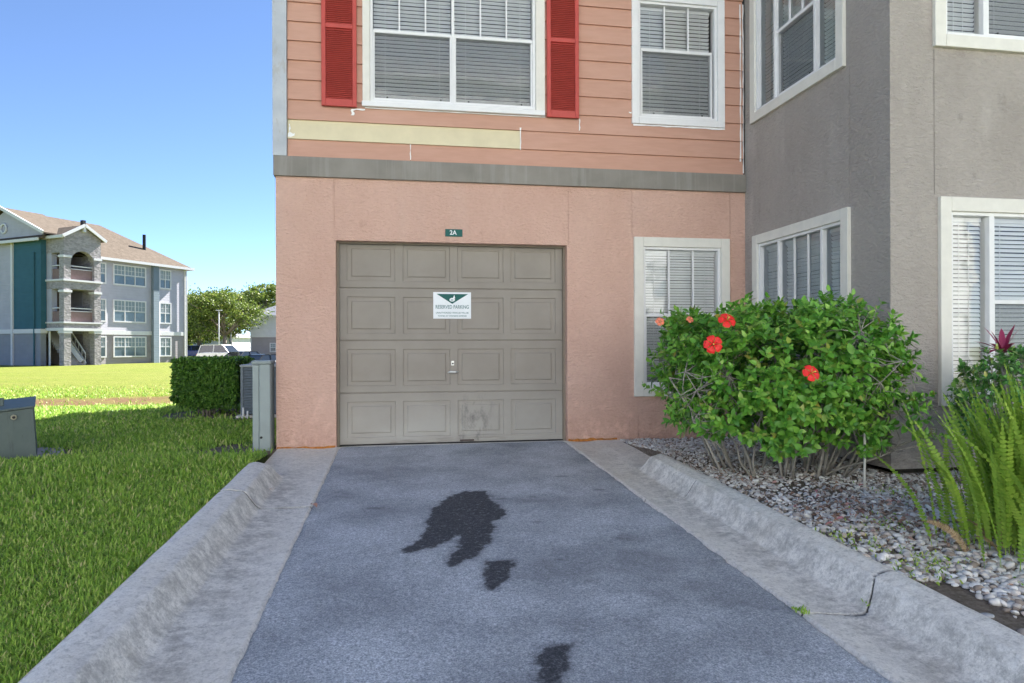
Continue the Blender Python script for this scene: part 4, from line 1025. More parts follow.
for k, (x, y, s_, lab) in enumerate(((.03, -2.25, .05, 'pinkish dry leaf lying at the left kerb joint'), (-.33, -1.75, .03, 'small brown leaf in the left gutter near the garage'))):
    a = r.uniform(0, 6.28); V, Q, T = leaf_batch(np.array([[x, y, SLOPE*y+.022]]), np.array([[cos(a), sin(a), .05]]), np.array([[.1, .1, 1.]]), np.array([s_*1.4]), np.array([s_]), .5, .4)
    tag(npmesh('fallen_leaf', V, [Q, T], plain('dry_leaf_pink', (.50, .28, .20), .8)), lab, 'leaf', 'fallen leaves on the concrete')
# ------------------------------------------------------------------ hedge, AC unit, utility box, transformer
HX0, HX1, HY0, HY1, HZ = -2.70, -1.76, 3.50, 4.9, .86
HDO = np.array([-2.23, 4.2, 0.]); he = empty('clipped_hedge', HDO); tag(he, 'dense box-trimmed dark green hedge beside the air conditioner', 'hedge')
r = np.random.default_rng(41); tips = []; td = []
n = 5200
for k in range(n):
    f = r.random(); u, v = r.random(), r.random(); dp = r.uniform(-.02, .09)
    if f < .30: p = (HX0+(HX1-HX0)*u, HY0+dp, HZ*v); d = (0, -1, .3)
    elif f < .52: p = (HX0+dp, HY0+(HY1-HY0)*u, HZ*v); d = (-1, 0, .3)
    elif f < .66: p = (HX1-dp, HY0+(HY1-HY0)*u, HZ*v); d = (1, 0, .3)
    elif f < .76: p = (HX0+(HX1-HX0)*u, HY1-dp, HZ*v); d = (0, 1, .3)
    else: p = (HX0+(HX1-HX0)*u, HY0+(HY1-HY0)*v, HZ-dp*.7); d = (0, 0, 1)
    p = np.array(p); 
    rb = max(0, .25-p[2])*.9                      # tucked in at the foot
    p[0] += np.sign(HDO[0]-p[0])*(rb+.05*fbm(np.array(p[1]*3), np.array(p[2]*3), 1)*1); p[1] += np.sign(4.2-p[1])*(rb+.05*fbm(np.array(p[0]*3), np.array(p[2]*3), 2))
    ex_ = max(0, abs(p[0]-HDO[0])-.5)*max(0, p[2]-.75)*.8; p[2] -= ex_
    if p[2] < .10+.08*r.random(): continue
    tips.append(p); td.append(np.array(d)+r.normal(0, .4, 3))
V, Q, T = rosettes(tips, td, 6, .055, .034, r, 0, .03); npmesh('foliage', V-HDO, [Q, T], HEDGEL, he)
mb = MB()
for k in range(16):
    x, y = r.uniform(HX0+.25, HX1-.25), r.uniform(HY0+.2, HY1-.3); mb.tube([(x, y, -.03), (x+r.normal(0, .05), y+r.normal(0, .05), .4), (x+r.normal(0, .15), y+r.normal(0, .15), .8)], [.016, .012, .005], 6)
mb.build('stems', BARK, he)
# dense twiggy interior so that the hedge is not see-through
V, Q, T = rosettes([np.array([r.uniform(HX0+.12, HX1-.12), r.uniform(HY0+.12, HY1-.12), r.uniform(.2, HZ-.1)]) for _ in range(900)], [r.normal(0, 1, 3) for _ in range(900)], 5, .09, .06, r)
npmesh('inner_foliage', V-HDO, [Q, T], HEDGEL, he)

ac = empty('air_conditioner', (-1.36, 3.7, 0)); tag(ac, 'dark louvred air conditioning condenser between hedge and building', 'air conditioner')
mb = MB(); ax0, ax1, ay0, ay1, az1 = -1.66, -.93, 3.32, 4.05, .76
for i in range(17):
    z = .06+i*(az1-.12)/16
    for (a, b) in (((ax0, ay0), (ax1, ay0)), ((ax1, ay0), (ax1, ay1)), ((ax1, ay1), (ax0, ay1)), ((ax0, ay1), (ax0, ay0))):
        c = Vector(((ax0+ax1)/2, (ay0+ay1)/2, 0)); A_ = Vector((*a, z)); B_ = Vector((*b, z)); m_ = (A_+B_)/2; nn = Vector((m_.x-c.x, m_.y-c.y, 0)).normalized()
        e = (B_-A_).normalized()*.02
        mb.face([A_-nn*.03+Vector((0, 0, .036)), B_-nn*.03+Vector((0, 0, .036)), B_+Vector((0, 0, .0)), A_])
        mb.face([A_, B_, B_-nn*.012+Vector((0, 0, -.008)), A_-nn*.012+Vector((0, 0, -.008))])
mb.build('louvres', ACM, ac, recalc=False)
mb = MB(); mb.box((ax0+.05, ay0+.05, .04), (ax1-.05, ay1-.05, az1-.03)); mb.build('coil_core', BLACK, ac)
mb = MB()
for x in (ax0, ax1-.03):
    for y in (ay0, ay1-.03): mb.box((x-.002, y-.002, .03), (x+.032, y+.032, az1-.01))
mb.build('corner_post', ACM, ac)
mb = MB(); mb.box((ax0-.012, ay0-.012, az1-.02), (ax1+.012, ay1+.012, az1+.02), None, .01)
for q in range(7): mb.tube([(-1.295+(.05+.045*q)*cos(t), 3.685+(.05+.045*q)*sin(t), az1+.035) for t in np.linspace(0, 2*pi, 25)], .004, 4)
mb.build('top_lid', ACT, ac)
mb = MB(); mb.box((ax0-.06, ay0-.06, -.05), (ax1+.06, ay1+.06, .035), None, .01); mb.build('pad', CONC, ac)
for k, (x, h_) in enumerate(((-1.60, .16), (-1.54, .11))):
    mb = MB(); mb.tube([(x, 3.20, -.02), (x, 3.20, h_)], .013, 8)
    o = mb.build('drain_pipe', WHITE, smooth=True); tag(o, ('taller' if k == 0 else 'shorter')+' short white pipe standing in front of the air conditioner', 'pipe', 'white pipes by the air conditioner')

ub = empty('utility_box', (-.715, -.02, 0)); tag(ub, 'narrow pale green metal utility pedestal at the left corner of the building', 'utility box')
mb = MB(); mb.box((-.800, -.10, -.03), (-.738, .13, .86), None, .006); mb.build('side_panel', PED, ub)
mb = MB(); mb.box((-.735, -.105, -.03), (-.630, .13, .865), None, .006); mb.build('body', PED, ub)
mb = MB(); mb.box((-.812, -.115, .866), (-.622, .14, .905), None, .012); mb.build('cap', PED, ub)
mb = MB(); mb.tube([(-.715, -.104, .14), (-.715, -.116, .14)], .012, 10); mb.build('lock_bolt', BLACK, ub)

tf = empty('transformer_box', (-2.66, -.28, 0), radians(25)); tag(tf, 'green-grey pad-mounted transformer cabinet on the lawn at the left edge', 'transformer')
TZ = float(gz(-2.66, -.28))
def tfb(vs): return vs
# local frame: front face at y=0, x runs from -1.15 to 0
pro = [(0, 0), (.86, 0), (.84, .62), (.0, .55)]
mb = MB()
vs = [(-1.15, 0, TZ), (0, 0, TZ), (-.030, .02, TZ+.470), (-1.12, .02, TZ+.35), (-1.15, .75, TZ), (0, .75, TZ), (-.03, .73, TZ+.50), (-1.12, .73, TZ+.40)]
mb.add(vs, [[0, 1, 2, 3], [5, 4, 7, 6], [1, 5, 6, 2], [4, 0, 3, 7], [3, 2, 6, 7], [0, 4, 5, 1]]); mb.build('cabinet', TRANS, tf, local=False)
mb = MB()
vs = [(-1.14, 0.0, TZ+.362), (-.012, 0.0, TZ+.478), (-.012, .75, TZ+.522), (-1.14, .75, TZ+.422), (-1.14, 0, TZ+.377), (-.012, 0, TZ+.493), (-.012, .75, TZ+.537), (-1.14, .75, TZ+.437)]
mb.add(vs, [[0, 3, 2, 1], [4, 5, 6, 7], [0, 1, 5, 4], [1, 2, 6, 5], [2, 3, 7, 6], [3, 0, 4, 7]]); mb.build('lid', TRANS, tf, local=False)
mb = MB(); mb.box((-.30, .30, TZ+.46), (-.255, .345, TZ+.555), None, .004); mb.build('lifting_lug', TRANS, tf, local=False)
mb = MB(); mb.tube([(-.17, .014, TZ+.395), (-.17, -.008, TZ+.395)], [.026, .022], 12); mb.build('lock_recess', plain('lock_tan', (.32, .30, .22), .6), tf, local=False)
mb = MB(); mb.tube([(-.17, -.008, TZ+.395), (-.17, -.012, TZ+.395)], .013, 12); mb.build('lock_bolt', BLACK, tf, local=False)
mb = MB(); mb.box((-1.35, -.05, TZ-.1), (.22, .9, TZ-.006+.01), None, .01); mb.build('pad', plain('pad_concrete', (.42, .38, .36), .9, .2, 12), tf, local=False)

# ------------------------------------------------------------------ far apartment building
BO_ = (-21.90, 49.086); FU = (sin(radians(32.4)), cos(radians(32.4))); FF = Fr(BO_, FU)
B = empty('apartment_building', (BO_[0]-3, BO_[1]+4, -.3)); tag(B, 'three-storey lilac and teal apartment building with a stone stair tower across the lawn', 'building')
ZB = -1.6; EZ = 7.85
mb = MB(); FF.box(mb, -1.0, 7.8, 2.34, EZ, -9, 0); o = mb.build('upper_wall', LILAC, B)
mb = MB(); FF.box(mb, -1.0, 7.79, ZB, 2.02, -9, -.02); mb.build('lower_wall', TAUPE, B)
mb = MB(); FF.box(mb, -1.02, 7.85, 2.02, 2.34, -9.0, .05); FF.box(mb, 7.70, 7.86, ZB, EZ, -.1, .07); mb.build('white_band', FARWHITE, B)
mb = MB(); FF.box(mb, 4.45, 4.98, ZB, EZ, -.5, .30); mb.build('chase', GREYBLUE, B)
mb = MB(); mb.tube([FF.P(5.07, ZB, .12), FF.P(5.07, EZ, .12)], .06, 8); mb.tube([FF.P(7.80, -.4, .16), FF.P(7.80, EZ, .16)], .05, 8); mb.build('downspout', FARWHITE, B)
# left end: x<-1 block
mb = MB(); FF.box(mb, -4.13, -3.74, 2.36, 8.72, -9, -.39); mb.build('end_wall', TEAL, B)
mb = MB(); FF.box(mb, -4.14, -3.75, 2.3, 8.71, -9.0, -3.62); FF.box(mb, -4.12, -1.6, 8.0, 9.12, -8.9, -.5); FF.box(mb, -3.74, -1.0, 2.36, EZ, -9, -2.2); mb.build('end_wall', LILAC, B)
mb = MB(); FF.box(mb, -4.13, -3.74, ZB, 2.05, -9, -.45); mb.build('end_wall', lap('slate_siding', (.25, .26, .29)), B)
mb = MB(); FF.box(mb, -4.20, -3.70, 2.05, 2.36, -9.05, -.33); FF.box(mb, -4.24, -4.13, ZB, 8.7, -3.62, -3.42); mb.build('white_band', FARWHITE, B)
mb = MB(); mb.tube([FF.P(-4.2, -.3, -1.05), FF.P(-4.2, EZ, -1.05)], .05, 8); mb.build('downspout', TEAL, B)
# roof: ridge along x at n=-4.4, gable at left end, hip at right
R0 = [FF.P(-3.7, EZ, .5), FF.P(8.3, EZ, .5), FF.P(8.3, EZ, -9.4), FF.P(-3.7, EZ, -9.4), FF.P(-3.7, 11.2, -4.45), FF.P(3.2, 11.2, -4.45)]
mb = MB(); mb.add(R0, [[0, 1, 5, 4], [1, 2, 5], [2, 3, 4, 5], [3, 2, 1, 0]]); rf = mb.build('roof', ROOF, B)
mb = MB(); mb.tube([FF.P(5.1, 9.0, -1.6), FF.P(5.1, 10.5, -1.6)], .13, 10); mb.build('vent_pipe', BLACK, rf)
mb = MB(); FF.box(mb, .9, 1.15, 10.6, 11.15, -3.5, -3.2); mb.build('vent_cap', BLACK, rf)
mb = MB(); mb.add([FF.P(-4.15, 9.0, .1), FF.P(-4.15, 9.0, -9.0), FF.P(-4.15, 11.0, -4.45), FF.P(-4.05, 9.0, .1), FF.P(-4.05, 9.0, -9.0), FF.P(-4.05, 11.0, -4.45)], [[0, 1, 2], [5, 4, 3], [0, 3, 4, 1], [1, 4, 5, 2], [2, 5, 3, 0]]); mb.build('gable_wall', LILAC, B)
mb = MB()
def bar(a, b, w_=.12, h_=.22):
    a, b = Vector(a), Vector(b); d = (b-a).normalized(); s_ = d.cross(Vector((0, 0, 1))).normalized()*w_/2; u_ = s_.cross(d).normalized()*h_/2
    vs = [a-s_-u_, a+s_-u_, a+s_+u_, a-s_+u_, b-s_-u_, b+s_-u_, b+s_+u_, b-s_+u_]; mb.add(vs, [[0, 1, 2, 3], [7, 6, 5, 4], [0, 4, 5, 1], [1, 5, 6, 2], [2, 6, 7, 3], [3, 7, 4, 0]])
bar(FF.P(-4.55, 9.12, .5), FF.P(-4.55, 11.28, -4.45)); bar(FF.P(-4.55, 9.12, -9.4), FF.P(-4.55, 11.28, -4.45))
bar(FF.P(-1.0, EZ-.05, .55), FF.P(8.3, EZ-.05, .55), .1, .2); bar(FF.P(8.33, EZ-.05, .5), FF.P(8.33, EZ-.05, -9.4), .1, .2)
bar(FF.P(-4.62, 8.66, .1), FF.P(-4.62, 8.66, -9.3), .1, .2); mb.build('fascia', FARWHITE, rf)
mb = MB(); mb.tube([FF.P(-4.20, 9.75, -4.45+.32*cos(t)) + Vector((0, 0, .32*sin(t))) for t in np.linspace(0, 2*pi, 17)], .07, 6); mb.build('round_vent', FARWHITE, B)
mb = MB(); mb.add([FF.P(-4.5, 9.14, .5), FF.P(-4.5, 11.3, -4.45), FF.P(-1.4, 11.3, -4.45), FF.P(-1.4, 9.14, .5), FF.P(-4.5, 9.14, -9.4), FF.P(-1.4, 9.14, -9.4), FF.P(-4.5, 9.04, .5), FF.P(-4.5, 11.2, -4.45), FF.P(-1.4, 11.2, -4.45), FF.P(-1.4, 9.04, .5), FF.P(-4.5, 9.04, -9.4), FF.P(-1.4, 9.04, -9.4)], [[0, 1, 2, 3], [1, 4, 5, 2], [6, 9, 8, 7], [7, 8, 11, 10], [0, 3, 9, 6], [4, 10, 11, 5], [0, 6, 7, 1], [1, 7, 10, 4], [3, 2, 8, 9], [2, 5, 11, 8]]); mb.build('gable_roof', ROOF, B)
# pent roof strip under the gable
mb = MB(); mb.add([FF.P(-4.14, 9.05, .1), FF.P(-4.14, 9.05, -9.3), FF.P(-4.60, 8.74, -9.3), FF.P(-4.60, 8.74, .1), FF.P(-4.14, 8.73, .1), FF.P(-4.14, 8.73, -9.3)], [[0, 1, 2, 3], [3, 2, 5, 4], [0, 3, 4], [1, 5, 2]]); mb.build('pent_roof', ROOF, B)
# windows
def fwin(x0, x1, z0, z1, cols, parent=B, fr=FF, d=0):
    m_ = MB(); t = .10
    fr.box(m_, x0, x1, z0, z0+t, d, d+.06); fr.box(m_, x0, x1, z1-t, z1, d, d+.06); fr.box(m_, x0, x0+t, z0+t, z1-t, d, d+.059); fr.box(m_, x1-t, x1, z0+t, z1-t, d, d+.059)
    w_ = m_.build('window', FARWHITE, parent); m_ = MB(); zm = (z0+z1)/2
    fr.box(m_, x0+t, x1-t, zm-.03, zm+.03, d, d+.045)
    for i in range(1, cols): xm = x0+t+(x1-x0-2*t)*i/cols; fr.box(m_, xm-.035, xm+.035, z0+t, z1-t, d, d+.046)
    for i in range(cols):
        xa = x0+t+(x1-x0-2*t)*i/cols; ww = (x1-x0-2*t)/cols
        for q in (1, 2): fr.box(m_, xa+ww*q/3-.012, xa+ww*q/3+.012, zm+.03, z1-t, d, d+.03)
        fr.box(m_, xa, xa+ww, (zm+z1-t)/2-.012, (zm+z1-t)/2+.012, d, d+.031)
    m_.build('muntins', FARWHITE, w_)
    m_ = MB(); fr.box(m_, x0+t, x1-t, z0+t, z1-t, d-.02, d+.012); m_.build('pane', FARGLASS, w_)
    m_ = MB(); fr.box(m_, x0+t, x1-t, zm-.1, z1-t, d+.012, d+.016); m_.build('blind', plain('far_blind', (.20, .25, .28), .4), w_)
for z0, z1 in ((5.92, 7.55), (3.0, 4.78), (.25, 1.90)):
    fwin(1.07, 3.96, z0, z1, 3); fwin(-.75, .5, z0, z1, 2); fwin(5.20, 6.36, z0, z1, 2)
# stair tower
TX0, TX1, TN = -3.75, -1.0, 1.5
mb = MB()
for xa, xb in ((TX0, TX0+.5), (TX1-.5, TX1)):
    FF.box(mb, xa, xb, ZB, EZ-.4, TN-.5, TN)
FF.box(mb, TX1-.35, TX1, ZB, EZ-.4, 0, TN-.5)
pass
# parapet bands and arch
for z0, z1 in ((2.42, 2.75), (5.2, 5.75)): FF.box(mb, TX0+.01, TX1-.01, z0, z1, -.38, TN-.01)
arch = [(TX0, 7.45), (TX0, 9.0), (TX0+1.375, 9.75), (TX1, 9.0), (TX1, 7.45), (TX1-.5, 7.1)]
for k in range(1, 12): th = pi*k/12; arch.append((TX0+1.375+.875*cos(th), 7.1+.87*sin(th)))
arch.append((TX0+.5, 7.1))
nA = len(arch)
M_ = FF.M(); mb.prism(arch, TN-.45, TN+.005, M_)
FF.box(mb, TX0, TX0+.35, 7.75, 8.9, -.4, TN-.46); FF.box(mb, TX1-.34, TX1, 7.45, 8.9, 0, TN-.46)
mb.build('stair_tower', STONE, B)
mb = MB(); FF.box(mb, TX0+.02, TX0+.4, 2.5, 8.7, -.39, .15); mb.build('tower_side_wall', LILAC, B)
mb = MB()
for z0, z1 in ((5.75, 5.88), (2.75, 2.86), (2.22, 2.42)): FF.box(mb, TX0-.08, TX1+.08, z0, z1, -.38, TN+.08)
for z0 in (7.42, 4.95, 2.05):
    for xa, xb in ((TX0-.06, TX0+.56), (TX1-.56, TX1+.06)): FF.box(mb, xa, xb, z0, z0+.16, TN-.56, TN+.06)
mb.build('tower_ledge', FARWHITE, B)
mb = MB(); mb.add([FF.P(TX0-.22, 8.90, TN+.25), FF.P(TX0+1.375, 9.86, TN+.25), FF.P(TX1+.22, 8.90, TN+.25), FF.P(TX0-.22, 8.90, -3), FF.P(TX0+1.375, 9.86, -3), FF.P(TX1+.22, 8.90, -3)], [[0, 1, 4, 3], [1, 2, 5, 4]]); 
mb.add([FF.P(TX0-.22, 8.82, TN+.25), FF.P(TX0+1.375, 9.78, TN+.25), FF.P(TX1+.22, 8.82, TN+.25), FF.P(TX0-.22, 8.82, -3), FF.P(TX0+1.375, 9.78, -3), FF.P(TX1+.22, 8.82, -3)], [[0, 1, 4, 3], [1, 2, 5, 4]]); mb.build('tower_roof', ROOF, B, recalc=False)
mb = MB(); bar(FF.P(TX0-.25, 8.86, TN+.28), FF.P(TX0+1.375, 9.84, TN+.28), .1, .2); bar(FF.P(TX1+.25, 8.86, TN+.28), FF.P(TX0+1.375, 9.84, TN+.28), .1, .2); bar(FF.P(TX0-.25, 8.84, TN+.25), FF.P(TX0-.25, 8.84, -1.5), .1, .2)
FF.box(mb, TX0+1.275, TX0+1.475, 9.35, 9.8, TN+.01, TN+.25); mb.build('tower_fascia', FARWHITE, B)
mb = MB(); FF.box(mb, TX0+.01, -1.0, ZB, EZ, -2.2, -2.1); mb.build('breezeway_wall', plain('breezeway_paint', (.30, .26, .24), .9), B)
mb = MB()
for zf in (2.76, 5.76): FF.box(mb, TX0+.42, TX0+1.6, zf, zf+2.1, -2.1, -2.04)
mb.build('door', BROWN, B)
mb = MB()
for zf in (2.86, 5.88):
    FF.box(mb, TX0+.5, TX1-.5, zf, zf+.75, TN-.30, TN-.24); FF.box(mb, TX0+.1, TX0+.16, zf, zf+.75, .15, TN-.5)
mb.build('balcony_panel', BROWN, B)
mb = MB()
for zf in (2.86, 5.88):
    FF.box(mb, TX0+.5, TX1-.5, zf+.95, zf+1.02, TN-.30, TN-.23); FF.box(mb, TX0+.08, TX0+.16, zf+.95, zf+1.02, .15, TN-.5); FF.box(mb, TX0+.5, TX1-.5, zf+.75, zf+.80, TN-.29, TN-.24)
mb.build('railing', FARWHITE, B)
mb = MB()
for i in range(13): z = -.3+i*.19; x = TX0+.9+i*.05; FF.box(mb, TX0+.7+i*.0, TX1-.9, z, z+.19, TN-.6-(i+1)*.20, TN-.6-i*.20)
mb.build('stairs', plain('stair_concrete', (.34, .32, .30), .9), B)
mb = MB(); bar(FF.P(TX0+.95, 2.6, -.9), FF.P(TX0+1.7, .0, .9), .12, .3); bar(FF.P(TX1-.85, 2.9, -1.2), FF.P(TX1-.85, .6, 1.0), .06, .08); bar(FF.P(TX1-.85, 2.1, -1.2), FF.P(TX1-.85, -.2, 1.0), .10, .28)
for q in range(7): t = q/6; a = FF.P(TX1-.85, 2.1-2.3*t, -1.2+2.2*t); bar(a, a+Vector((0, .001, .8)), .03, .03)
mb.build('stair_rail', FARWHITE, B)
mb = MB(); FF.box(mb, TX0-1.6, TX1+.6, -.45, -.28, -.4, TN+.3); FF.box(mb, TX0-.02, TX0+.06, -.3, 2.2, -.12, -.02); mb.build('entry_slab', FARWHITE, B)

# ------------------------------------------------------------------ other far buildings
def simple_house(O, ang, L_, D_, zb, ez, rh, wallm, lowm, label, band=None, rm=ROOFG, wins=(), hipr=True):
    fr = Fr(O, (sin(radians(ang)), cos(radians(ang)))); e = empty('distant_building', (O[0], O[1], zb)); tag(e, label, 'building')
    zm = band if band else (zb+ez)/2
    m_ = MB(); fr.box(m_, 0, L_, zm+.1, ez, -D_, 0); m_.build('upper_wall', wallm, e)
    m_ = MB(); fr.box(m_, .01, L_-.01, zb-1, zm-.1, -D_+.01, -.02); m_.build('lower_wall', lowm, e)
    m_ = MB(); fr.box(m_, -.03, L_+.03, zm-.12, zm+.12, -D_-.03, .04); fr.box(m_, -.02, .12, zb, ez, -.2, .05); fr.box(m_, -.5, L_+.5, ez-.02, ez+.18, -D_-.5, .5); m_.build('trim', FARWHITE, e)
    m_ = MB(); a = fr.P(-.5, ez+.19, .5); b = fr.P(L_+.5, ez+.19, .5); c = fr.P(L_+.5, ez+.19, -D_-.5); d = fr.P(-.5, ez+.19, -D_-.5)
    h = min(L_, D_)/2; r1 = fr.P(h, ez+rh, -D_/2); r2_ = fr.P(L_-h, ez+rh, -D_/2) if L_ > D_ else fr.P(L_/2+.1, ez+rh, -D_/2)
    m_.add([a, b, c, d, r1, r2_], [[0, 1, 5, 4], [1, 2, 5], [2, 3, 4, 5], [3, 0, 4], [3, 2, 1, 0]]); m_.build('roof', rm, e)
    for (x0, x1, z0, z1, cc) in wins: fwin(x0, x1, z0, z1, cc, e, fr)
    return e, fr
e, fr = simple_house((-16.8, 77.5), 92, 24, 11, -1.1, 4.6, 2.9, PALE, TAUPE, 'low grey two-storey building with a hipped roof at the end of the car park', band=2.3,
                     wins=[(2.2, 3.6, .4, 1.5, 2)])
mm = MB(); fr.box(mm, 4.2, 5.0, -1.0, 1.6, -.02, .05); fr.box(mm, 6.3, 6.7, -.6, 1.9, -.02, .05); mm.build('door', BROWN, e)
e, fr = simple_house((-52, 110), 95, 26, 11, -1.1, 2.6, 2.2, PALE, PALE, 'pale building glimpsed below the trees', band=1.0, wins=[(3, 5, 1.3, 2.4, 2), (8, 10, 1.3, 2.4, 2), (14, 16, 1.3, 2.4, 2), (3, 5, -.6, .7, 2), (8, 10, -.6, .7, 2), (14, 16, -.6, .7, 2)])

e, fr = simple_house((24, -22), -90, 56, 12, -.6, 12.4, 3.4, BOUNCE, BOUNCE, 'added long pale four-storey building behind the camera that bounces sunlight', band=2.4,  # added out of view to bounce warm sunlight onto the shaded front
                     wins=[(4+k*6.0, 6.0+k*6.0, z_, z_+1.6, 2) for k in range(9) for z_ in (.4, 3.3, 6.1, 9.1)])
V = np.array([(-40, -21.8, 0), (40, -21.8, 0), (40, -9.0, 0), (-40, -9.0, 0)], float); V[:, 2] = -.30
npmesh('bounce_court', V, [np.array([[0, 1, 2, 3]])], plain('bounce_concrete', (.56, .54, .51), .9, .1, 2))['kind'] = 'structure'  # bright sunlit paving added behind the camera as a bounce surface
# ------------------------------------------------------------------ car park and cars
yy = np.linspace(33, 95, 40); V = []; 
for y in yy: V += [(lotx(y)+7.2, y, 0), (lotx(y)+60, y, 0)]
V = np.array(V); V[:, 2] = gz(V[:, 0], V[:, 1])+.02; k = np.arange(len(yy)-1)*2
npmesh('parking_lot', V, [np.stack([k, k+1, k+3, k+2], -1)], LOT)['kind'] = 'structure'
LZ = float(gz(0, 60))+.02
def car(loc, rz, paint, kind, label):
    e = empty('parked_car', loc, rz); tag(e, label, 'car', 'cars in the car park')
    L_, Wd = (4.7, 1.85); suv = kind == 'suv'
    hb_, ht = (.95, 1.72) if suv else (.86, 1.42)
    prof = [(-2.35, .35), (-2.38, .62), (-2.25, hb_-.02), (-1.3, hb_+.04), (1.1, hb_+.05), (1.35, hb_), (2.15, hb_-.13), (2.36, .62), (2.33, .32), (1.85, .25), (-1.85, .25)]
    def loft(outline, inset):
        m_ = MB(); n = len(outline); rows = []
        for y, k in ((-Wd/2+.0, .0), (-Wd/2+.10, 1), (Wd/2-.10, 1), (Wd/2, .0)):
            rows.append([(x*(1-.02*(1-k)), y, z if k else .62+(z-.62)*.82) for x, z in outline])
        vs = [p for r_ in rows for p in r_]; fs = [[i+j*n, (i+1) % n+j*n, (i+1) % n+(j+1)*n, i+(j+1)*n] for j in range(3) for i in range(n)]
        fs += [list(range(n))[::-1], [3*n+i for i in range(n)]]; m_.add(vs, fs); return m_
    loft(prof, 0).build('body', paint, e, smooth=False, local=False)
    if suv: g0 = [(-2.15, hb_), (-1.95, ht-.06), (-1.6, ht), (.25, ht), (.55, ht-.06), (1.3, hb_)]
    else: g0 = [(-1.85, hb_), (-1.15, ht-.05), (-.9, ht), (.15, ht), (.4, ht-.04), (1.25, hb_)]
    def house(outl, w0, w1, zlo, zhi):
        m_ = MB(); n = len(outl); z0_ = hb_; z1_ = ht
        vs = []
        for s_ in (-1, 1):
            for x, z in outl: t = (z-z0_)/(z1_-z0_); vs.append((x, s_*(w0+(w1-w0)*t), z))
        m_.add(vs, [list(range(n))[::-1], [n+i for i in range(n)]]+[[i, (i+1) % n, (i+1) % n+n, i+n] for i in range(n)]); return m_
    house(g0, .84, .66, 0, 0).build('windows', CARGL, e, local=False)
    m_ = MB(); top = [p for p in g0 if p[1] > ht-.1]; n = len(top)
    vs = [(x*1.01, s_*.70, z+.02) for s_ in (-1, 1) for x, z in top]+[(x, s_*.67, z-.04) for s_ in (-1, 1) for x, z in top]
    m_.add(vs, [[i, i+1, i+1+n, i+n] for i in range(n-1)]+[[2*n+i, 3*n+i, 3*n+i+1, 2*n+i+1] for i in range(n-1)]+[[i, 2*n+i, 2*n+i+1, i+1] for i in range(n-1)]+[[n+i, n+i+1, 3*n+i+1, 3*n+i] for i in range(n-1)]+[[0, n, 3*n, 2*n], [n-1, 3*n-1, 4*n-1, 2*n-1]])
    for s_ in (-1, 1):
        for (xa, xb) in ((g0[0], g0[1]), (g0[-1], g0[-2])):
            a = Vector((xa[0], s_*.845, hb_)); b = Vector((xb[0], s_*.69, xb[1])); m_.tube([a, b], .05, 5)
        m_.tube([Vector((-.45, s_*.845, hb_)), Vector((-.45, s_*.69, ht-.03))], .045, 5)
    m_.build('roof', paint, e, local=False)
    for x in (-1.42, 1.42):
        for s_ in (-1, 1):
            m_ = MB(); m_.tube([(x, s_*.76, .33), (x, s_*.94, .33)], .33, 18); wh = m_.build('wheel', TYRE, e, local=False)
            m_ = MB(); m_.tube([(x, s_*.93, .33), (x, s_*.95, .33)], .21, 14); m_.build('rim', RIM, wh, local=False)
    for s_ in (-1, 1):
        m_ = MB(); m_.box((2.24, s_*.55, .58), (2.36, s_*.85, .72), None, .03); m_.build('headlight', LAMPW, e, local=False)
        m_ = MB(); m_.box((-2.40, s_*.6, .66), (-2.30, s_*.86, .82), None, .02); m_.build('tail_light', LAMPR, e, local=False)
    return e
def lotp(px, d): 
    v = Vector((CX, CY, 0))+fw*d+rt*((px-512)/678.4*d); return (v.x, v.y, float(gz(v.x, v.y))+.03)
car(lotp(223, 66), radians(-25), carpaint('white_car_paint', (.80, .80, .80)), 'suv', 'white suv in the car park beyond the hedge')
car(lotp(195, 76), radians(20), carpaint('blue_car_paint', (.03, .06, .20)), 'sedan', 'dark blue car left of the white suv')
car(lotp(247, 56), radians(60), carpaint('charcoal_car_paint', (.035, .04, .05)), 'sedan', 'charcoal sedan to the right of the white suv')
car(lotp(268, 53), radians(55), carpaint('black_car_paint', (.015, .017, .02)), 'sedan', 'black sedan half hidden by the corner of the pink building')
for px, d, hh in ((219, 70, 5.2), (231, 78, 4.2)):
    p = lotp(px, d); mb = MB(); mb.tube([p, (p[0], p[1], p[2]+hh)], [.07, .045], 8); l = empty('street_lamp', p)
    tag(l, ('taller lamp post rising behind the white suv' if px == 219 else 'shorter lamp post right of the tree trunk'), 'street lamp', 'lamp posts in the car park')
    mb.build('pole', plain('pole_grey', (.45, .47, .47), .6), l, smooth=True); mb = MB(); mb.box((p[0]-.3, p[1]-.1, p[2]+hh), (p[0]+.3, p[1]+.1, p[2]+hh+.09), None, .02); mb.build('lamp_head', plain('pole_grey', (.45, .47, .47), .6), l)

